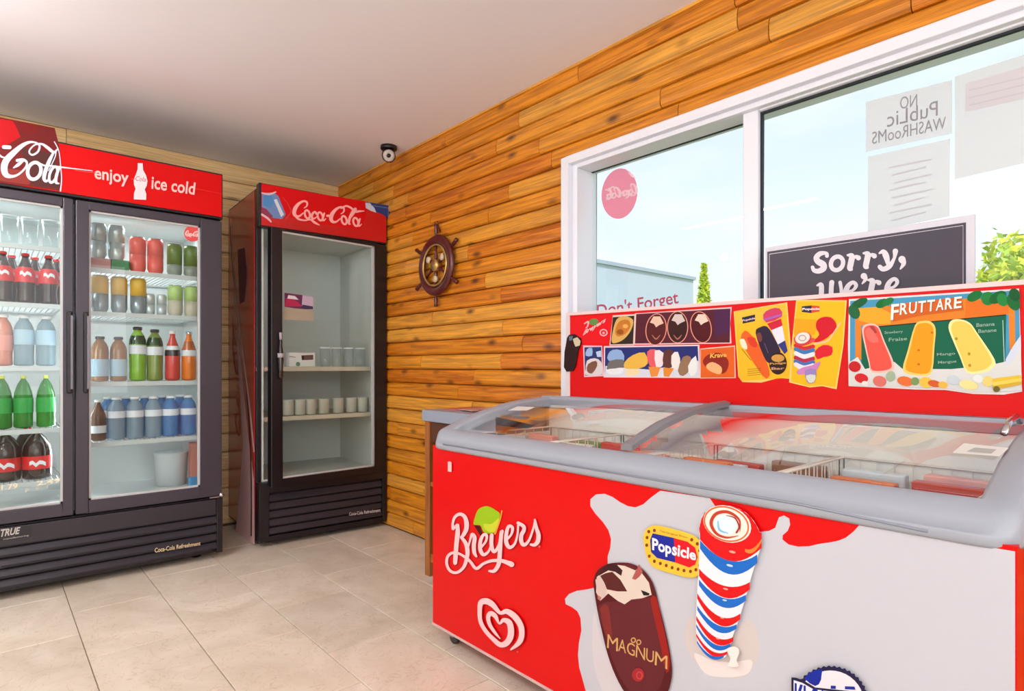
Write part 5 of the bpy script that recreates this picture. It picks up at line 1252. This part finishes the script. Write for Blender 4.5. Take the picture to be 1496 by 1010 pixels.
def d7(pr):
    YY = (240, 184, 34); pr.poly(C7([(92, 175), (592, 95), (650, 822), (420, 835), (160, 855), (130, 800)]), YY); pr.poly(C7([(100, 180), (590, 100), (596, 200), (104, 300)]), (226, 190, 60))
    pr.poly(C7([(160, 230), (290, 200), (290, 265), (170, 290)]), (34, 34, 60)); pr.text('Popsicle', C7([(165, 278), (290, 250), (290, 225), (165, 250)]), (226, 200, 220), bold=.03)
    pr.poly(C7([(150, 430), (175, 370), (220, 370), (330, 500), (430, 740), (420, 820), (360, 800), (180, 520)]), (226, 96, 34), sub=2); pr.poly(C7([(210, 430), (290, 430), (310, 520), (250, 510)]), (214, 60, 36), sub=2)
    pr.poly(C7([(140, 450), (180, 440), (210, 500), (210, 545), (160, 520)]), (244, 226, 200), sub=2); pr.stroke(C7([(160, 540), (250, 650)]), [.8, .8], (120, 70, 20))
    pr.poly(C7([(295, 380), (340, 325), (410, 320), (480, 430), (540, 560), (520, 640), (430, 680), (370, 600)]), (44, 32, 56), sub=3); pr.poly(C7([(305, 395), (345, 380), (360, 450), (330, 470)]), (120, 60, 60), sub=2); pr.stroke(C7([(380, 480), (420, 580)]), [.7, .7], (120, 100, 130))
    pr.poly(C7([(370, 200), (440, 145), (530, 140), (555, 220), (400, 280)]), (206, 60, 100), sub=2); pr.stroke(C7([(385, 250), (540, 205)]), [3, 3], (170, 90, 190)); pr.poly(C7([(410, 290), (545, 240), (560, 310), (450, 355)]), (206, 30, 60)); pr.poly(C7([(450, 355), (558, 310), (585, 460), (515, 495)]), (228, 226, 238)); pr.poly(C7([(515, 495), (585, 455), (610, 560), (580, 590)]), (44, 54, 130))
    pr.disc(*C7([(515, 680)])[0], 13, 16.5, (50, 26, 22)); pr.disc(*C7([(515, 630)])[0], 9.5, 5.5, (206, 150, 70)); pr.text('Fudge', C7([(435, 700), (595, 690), (595, 665), (435, 675)]), (206, 160, 90), bold=.03); pr.text('Bar', C7([(450, 745), (580, 740), (580, 718), (450, 720)]), (206, 150, 120), bold=.03)
    for k in range(4): pr.stroke(C7([(215, 740+k*20), (345, 730+k*20)]), [.6, .6], (130, 110, 20), 1)
poster('tilted yellow poster of orange and fudge pops, left of two', C7([(80, 170), (605, 80), (640, 500), (665, 835), (520, 825), (350, 870), (165, 865), (125, 810)]), d7, (246, 200, 110), .0016)
def d8(pr):
    pr.poly(C7([(705, 68), (1178, 72), (1150, 500), (1080, 915), (960, 895), (820, 905), (645, 860), (660, 500)]), (240, 186, 26)); pr.poly(C7([(680, 240), (900, 250), (880, 400), (670, 400)]), (244, 164, 20))
    pr.poly(C7([(750, 120), (845, 110), (845, 185), (750, 175)]), (34, 40, 70)); pr.poly(C7([(845, 110), (925, 118), (925, 170), (845, 185)]), (214, 70, 50)); pr.text('Popsicle', C7([(755, 165), (925, 160), (925, 132), (755, 135)]), (236, 226, 220), bold=.04)
    pr.poly(C7([(900, 260), (960, 225), (1040, 230), (1090, 290), (1080, 360), (1030, 400), (1000, 430), (920, 470), (860, 465), (920, 400), (890, 330)]), (206, 20, 40), sub=3)
    pr.stroke(C7([(1130, 280), (1050, 400), (1000, 460), (870, 490)]), [2, 2, 2.4, 3], (230, 190, 150)); pr.poly(C7([(880, 560), (960, 500), (1050, 520), (1040, 600), (960, 620), (900, 640)]), (214, 30, 46), sub=2)
    for (y0_, col) in ((440, (226, 80, 80)), (505, (200, 40, 50)), (540, (60, 120, 180)), (580, (228, 226, 232)), (625, (180, 40, 70)), (660, (70, 110, 180)), (690, (226, 222, 230))):
        pr.stroke(C7([(690, y0_), (770, y0_+38), (860, y0_+10)]), [6, 8, 6], col)
    pr.disc(*C7([(760, 440)])[0], 13, 10, (214, 60, 66), rot=-.3); pr.disc(*C7([(757, 430)])[0], 11, 8, (230, 222, 216), rot=-.3); pr.ring(*C7([(755, 432)])[0], 5, 4, 1.5, (170, 160, 160))
    pr.poly(C7([(700, 760), (760, 720), (850, 700), (930, 660), (900, 740), (800, 780), (720, 790)]), (200, 130, 190), sub=2); pr.poly(C7([(780, 750), (890, 740), (880, 850), (840, 880), (800, 860)]), (150, 130, 190), sub=2); pr.poly(C7([(790, 800), (885, 795), (870, 860), (820, 870)]), (206, 214, 200), sub=2)
poster('yellow poster of a swirled ice pop, right of two beside the fruit poster', C7([(695, 55), (1192, 60), (1160, 500), (1092, 935), (1040, 925), (950, 905), (830, 918), (625, 868), (650, 500)]), d8, (246, 206, 120), .0026)
C9 = crop(1230, 415, 5.624)
def d9(pr):
    pr.poly(C9([(68, 140), (1452, 52), (1475, 880), (1100, 895), (850, 860), (65, 830)]), (70, 150, 190))
    pr.poly(C9([(110, 300), (130, 200), (400, 180), (1020, 120), (1420, 130), (1425, 600), (1380, 600), (1370, 250), (320, 345), (160, 340), (160, 620), (110, 620)]), (222, 130, 40))
    pr.poly(C9([(130, 200), (300, 190), (400, 240), (400, 330), (250, 330), (140, 300)]), (240, 166, 40)); pr.poly(C9([(1020, 130), (1370, 150), (1370, 245), (1010, 275)]), (222, 112, 30))
    pr.poly(C9([(160, 380), (330, 350), (1350, 255), (1340, 700), (1240, 720), (160, 740)]), (14, 98, 72)); pr.stroke(C9([(300, 352), (800, 305), (1345, 255)]), [1.6, 1.6, 1.6], (30, 34, 30), 1); pr.stroke(C9([(1322, 300), (1335, 660)]), [1, 1], (190, 216, 214), 1)
    for p_, a_2, b_2, cl in (((140, 160), 14, 6, (24, 92, 52)), ((100, 230), 8, 11, (30, 100, 60)), ((330, 160), 10, 6, (22, 110, 54)), ((380, 145), 9, 5, (30, 120, 60)), ((1090, 100), 12, 7, (20, 110, 50)), ((1200, 120), 10, 10, (28, 124, 56)), ((1280, 110), 14, 8, (18, 96, 44)), ((1320, 130), 8, 10, (30, 130, 60)), ((1410, 150), 9, 13, (22, 104, 50)), ((1420, 90), 8, 10, (16, 84, 40))):
        pr.disc(*C9([p_])[0], a_2, b_2, cl, rot=-.5, n=14)
    pr.poly(C9([(400, 170), (980, 105), (1000, 215), (640, 260), (420, 310)]), (206, 96, 30))
    for i_, ch_ in enumerate('FRUTTARE'):
        x0_ = 400+i_*74; h0 = 168-(i_*8.6); hh_ = 130 if i_ == 0 else 96
        for dx, col, bo in ((3, (120, 50, 20), .03), (0, (246, 238, 230), .02)):
            pr.text(ch_, C9([(x0_+dx, h0+hh_+dx), (x0_+64+dx, h0+hh_-8+dx), (x0_+70+dx, h0-6+dx), (x0_+6+dx, h0+dx)]), col, bold=bo)
    # splash at the bottom
    pr.poly(C9([(65, 640), (130, 600), (190, 700), (430, 640), (500, 700), (760, 700), (900, 700), (1000, 690), (1250, 660), (1340, 640), (1470, 430), (1475, 878), (1100, 895), (850, 860), (65, 830)]), (214, 216, 214))
    pr.poly(C9([(1345, 620), (1400, 520), (1470, 420), (1472, 520), (1400, 640), (1350, 670)]), (206, 214, 230))
    def pop(pts, c1, c2): pr.poly(C9(pts), c1, sub=3); cx0 = sum(p[0] for p in pts)/len(pts); cy0 = sum(p[1] for p in pts)/len(pts); pr.poly(C9([(cx0+(p[0]-cx0)*.86, cy0+(p[1]-cy0)*.92) for p in pts]), c2, sub=3)
    pop([(165, 390), (180, 340), (240, 325), (300, 350), (350, 470), (430, 660), (400, 720), (250, 730), (220, 650), (185, 500)], (240, 190, 180), (232, 84, 70))
    pop([(600, 340), (660, 305), (730, 310), (770, 370), (760, 520), (745, 700), (700, 755), (560, 745), (500, 700), (540, 550)], (250, 206, 110), (242, 156, 22))
    pop([(875, 360), (900, 300), (970, 290), (1050, 320), (1110, 400), (1255, 620), (1240, 690), (1160, 730), (1030, 730), (970, 600), (910, 460)], (240, 232, 160), (230, 202, 92))
    pr.poly(C9([(225, 345), (260, 345), (290, 400), (265, 410)]), (166, 60, 60)); pr.poly(C9([(190, 385), (230, 360), (280, 420), (300, 480), (220, 470)]), (236, 110, 100), sub=2)
    for p_ in ((630, 545), (630, 660), (740, 400)): pr.disc(*C9([p_])[0], 2.2, 1.8, (206, 104, 20), n=8)
    for p_ in ((1045, 575), (1050, 670), (940, 450)): pr.disc(*C9([p_])[0], 2.2, 2.4, (176, 140, 40), n=8)
    for a0_, b0_, tx in ((350, 385, 'Strawberry'), (385, 440, 'Fraise'), (1105, 320, 'Banana'), (1120, 370, 'Banane'), (780, 565, 'Mango'), (790, 630, 'Mangue')):
        pr.text(tx, C9([(a0_, b0_+34), (a0_+150, b0_+22), (a0_+150, b0_-6), (a0_, b0_+4)]), (150, 186, 166), bold=.01)
    for p_, a_2, b_2, cl in (((105, 680), 9, 8, (190, 30, 34)), ((160, 775), 10, 7, (206, 34, 40)), ((310, 800), 10, 8, (214, 110, 100)), ((190, 820), 5, 4, (226, 226, 220)), ((400, 760), 7, 8, (160, 180, 150)), ((520, 800), 12, 7, (222, 110, 50)), ((600, 800), 6, 6, (120, 150, 90)), ((690, 810), 10, 8, (240, 190, 70)), ((760, 820), 10, 5, (206, 90, 40)), ((830, 830), 7, 5, (236, 180, 70)), ((920, 790), 9, 7, (196, 208, 214)), ((1040, 830), 14, 7, (236, 222, 150)), ((1120, 780), 8, 6, (226, 230, 226)), ((1200, 800), 8, 8, (230, 206, 120))):
        pr.disc(*C9([p_])[0], a_2, b_2, cl, rot=.2, n=14)
    for k in range(3): pr.poly(C9([(1240, 780+k*30), (1350, 765+k*28), (1465, 750+k*26), (1470, 775+k*26), (1350, 795+k*28), (1250, 810+k*28)]), ((226, 190, 60), (236, 206, 90), (206, 170, 50))[k], sub=2)
    pr.disc(*C9([(1270, 865)])[0], 5, 4.5, (110, 100, 40))
poster("large green and orange poster of three fruit ice pops at the board's right end", C9([(58, 125), (760, 82), (1455, 38), (1480, 885), (1330, 910), (1080, 905), (850, 872), (600, 868), (55, 840), (50, 500)]), d9, (232, 222, 222), .003)
# dark bar cut-out hanging off the left end of the board
cu = [at(a, b, (0, YP-.006, 0), nW) for a, b in C3([(45, 340), (60, 318), (100, 312), (150, 345), (155, 385), (130, 440), (110, 560), (90, 600), (40, 605), (20, 570), (25, 450)])]
th = thing('ice_cream_cutout', 'dark chocolate bar cut-out hanging on the left end of the menu board', 'cut-out', cu[0])
n = len(cu); r = [v+Vector((0, .005, 0)) for v in cu]; tri = tessellate_polygon([[Vector((v.x, v.z, 0)) for v in cu]])
MB().add(cu+r, [tuple(t) for t in tri]+[tuple(n+i for i in reversed(t)) for t in tri]+[(i, (i+1) % n, n+(i+1) % n, n+i) for i in range(n)]).build('card', P((42, 18, 18)), th, world=True)
pr = Print((0, YP-.006, 0), nW, .0004); pr.poly(C3([(90, 350), (125, 335), (150, 365), (145, 400), (110, 410), (100, 385)]), (206, 190, 160)); pr.poly(C3([(60, 330), (90, 325), (85, 360), (62, 365)]), (90, 110, 130)); pr.build('print', th)
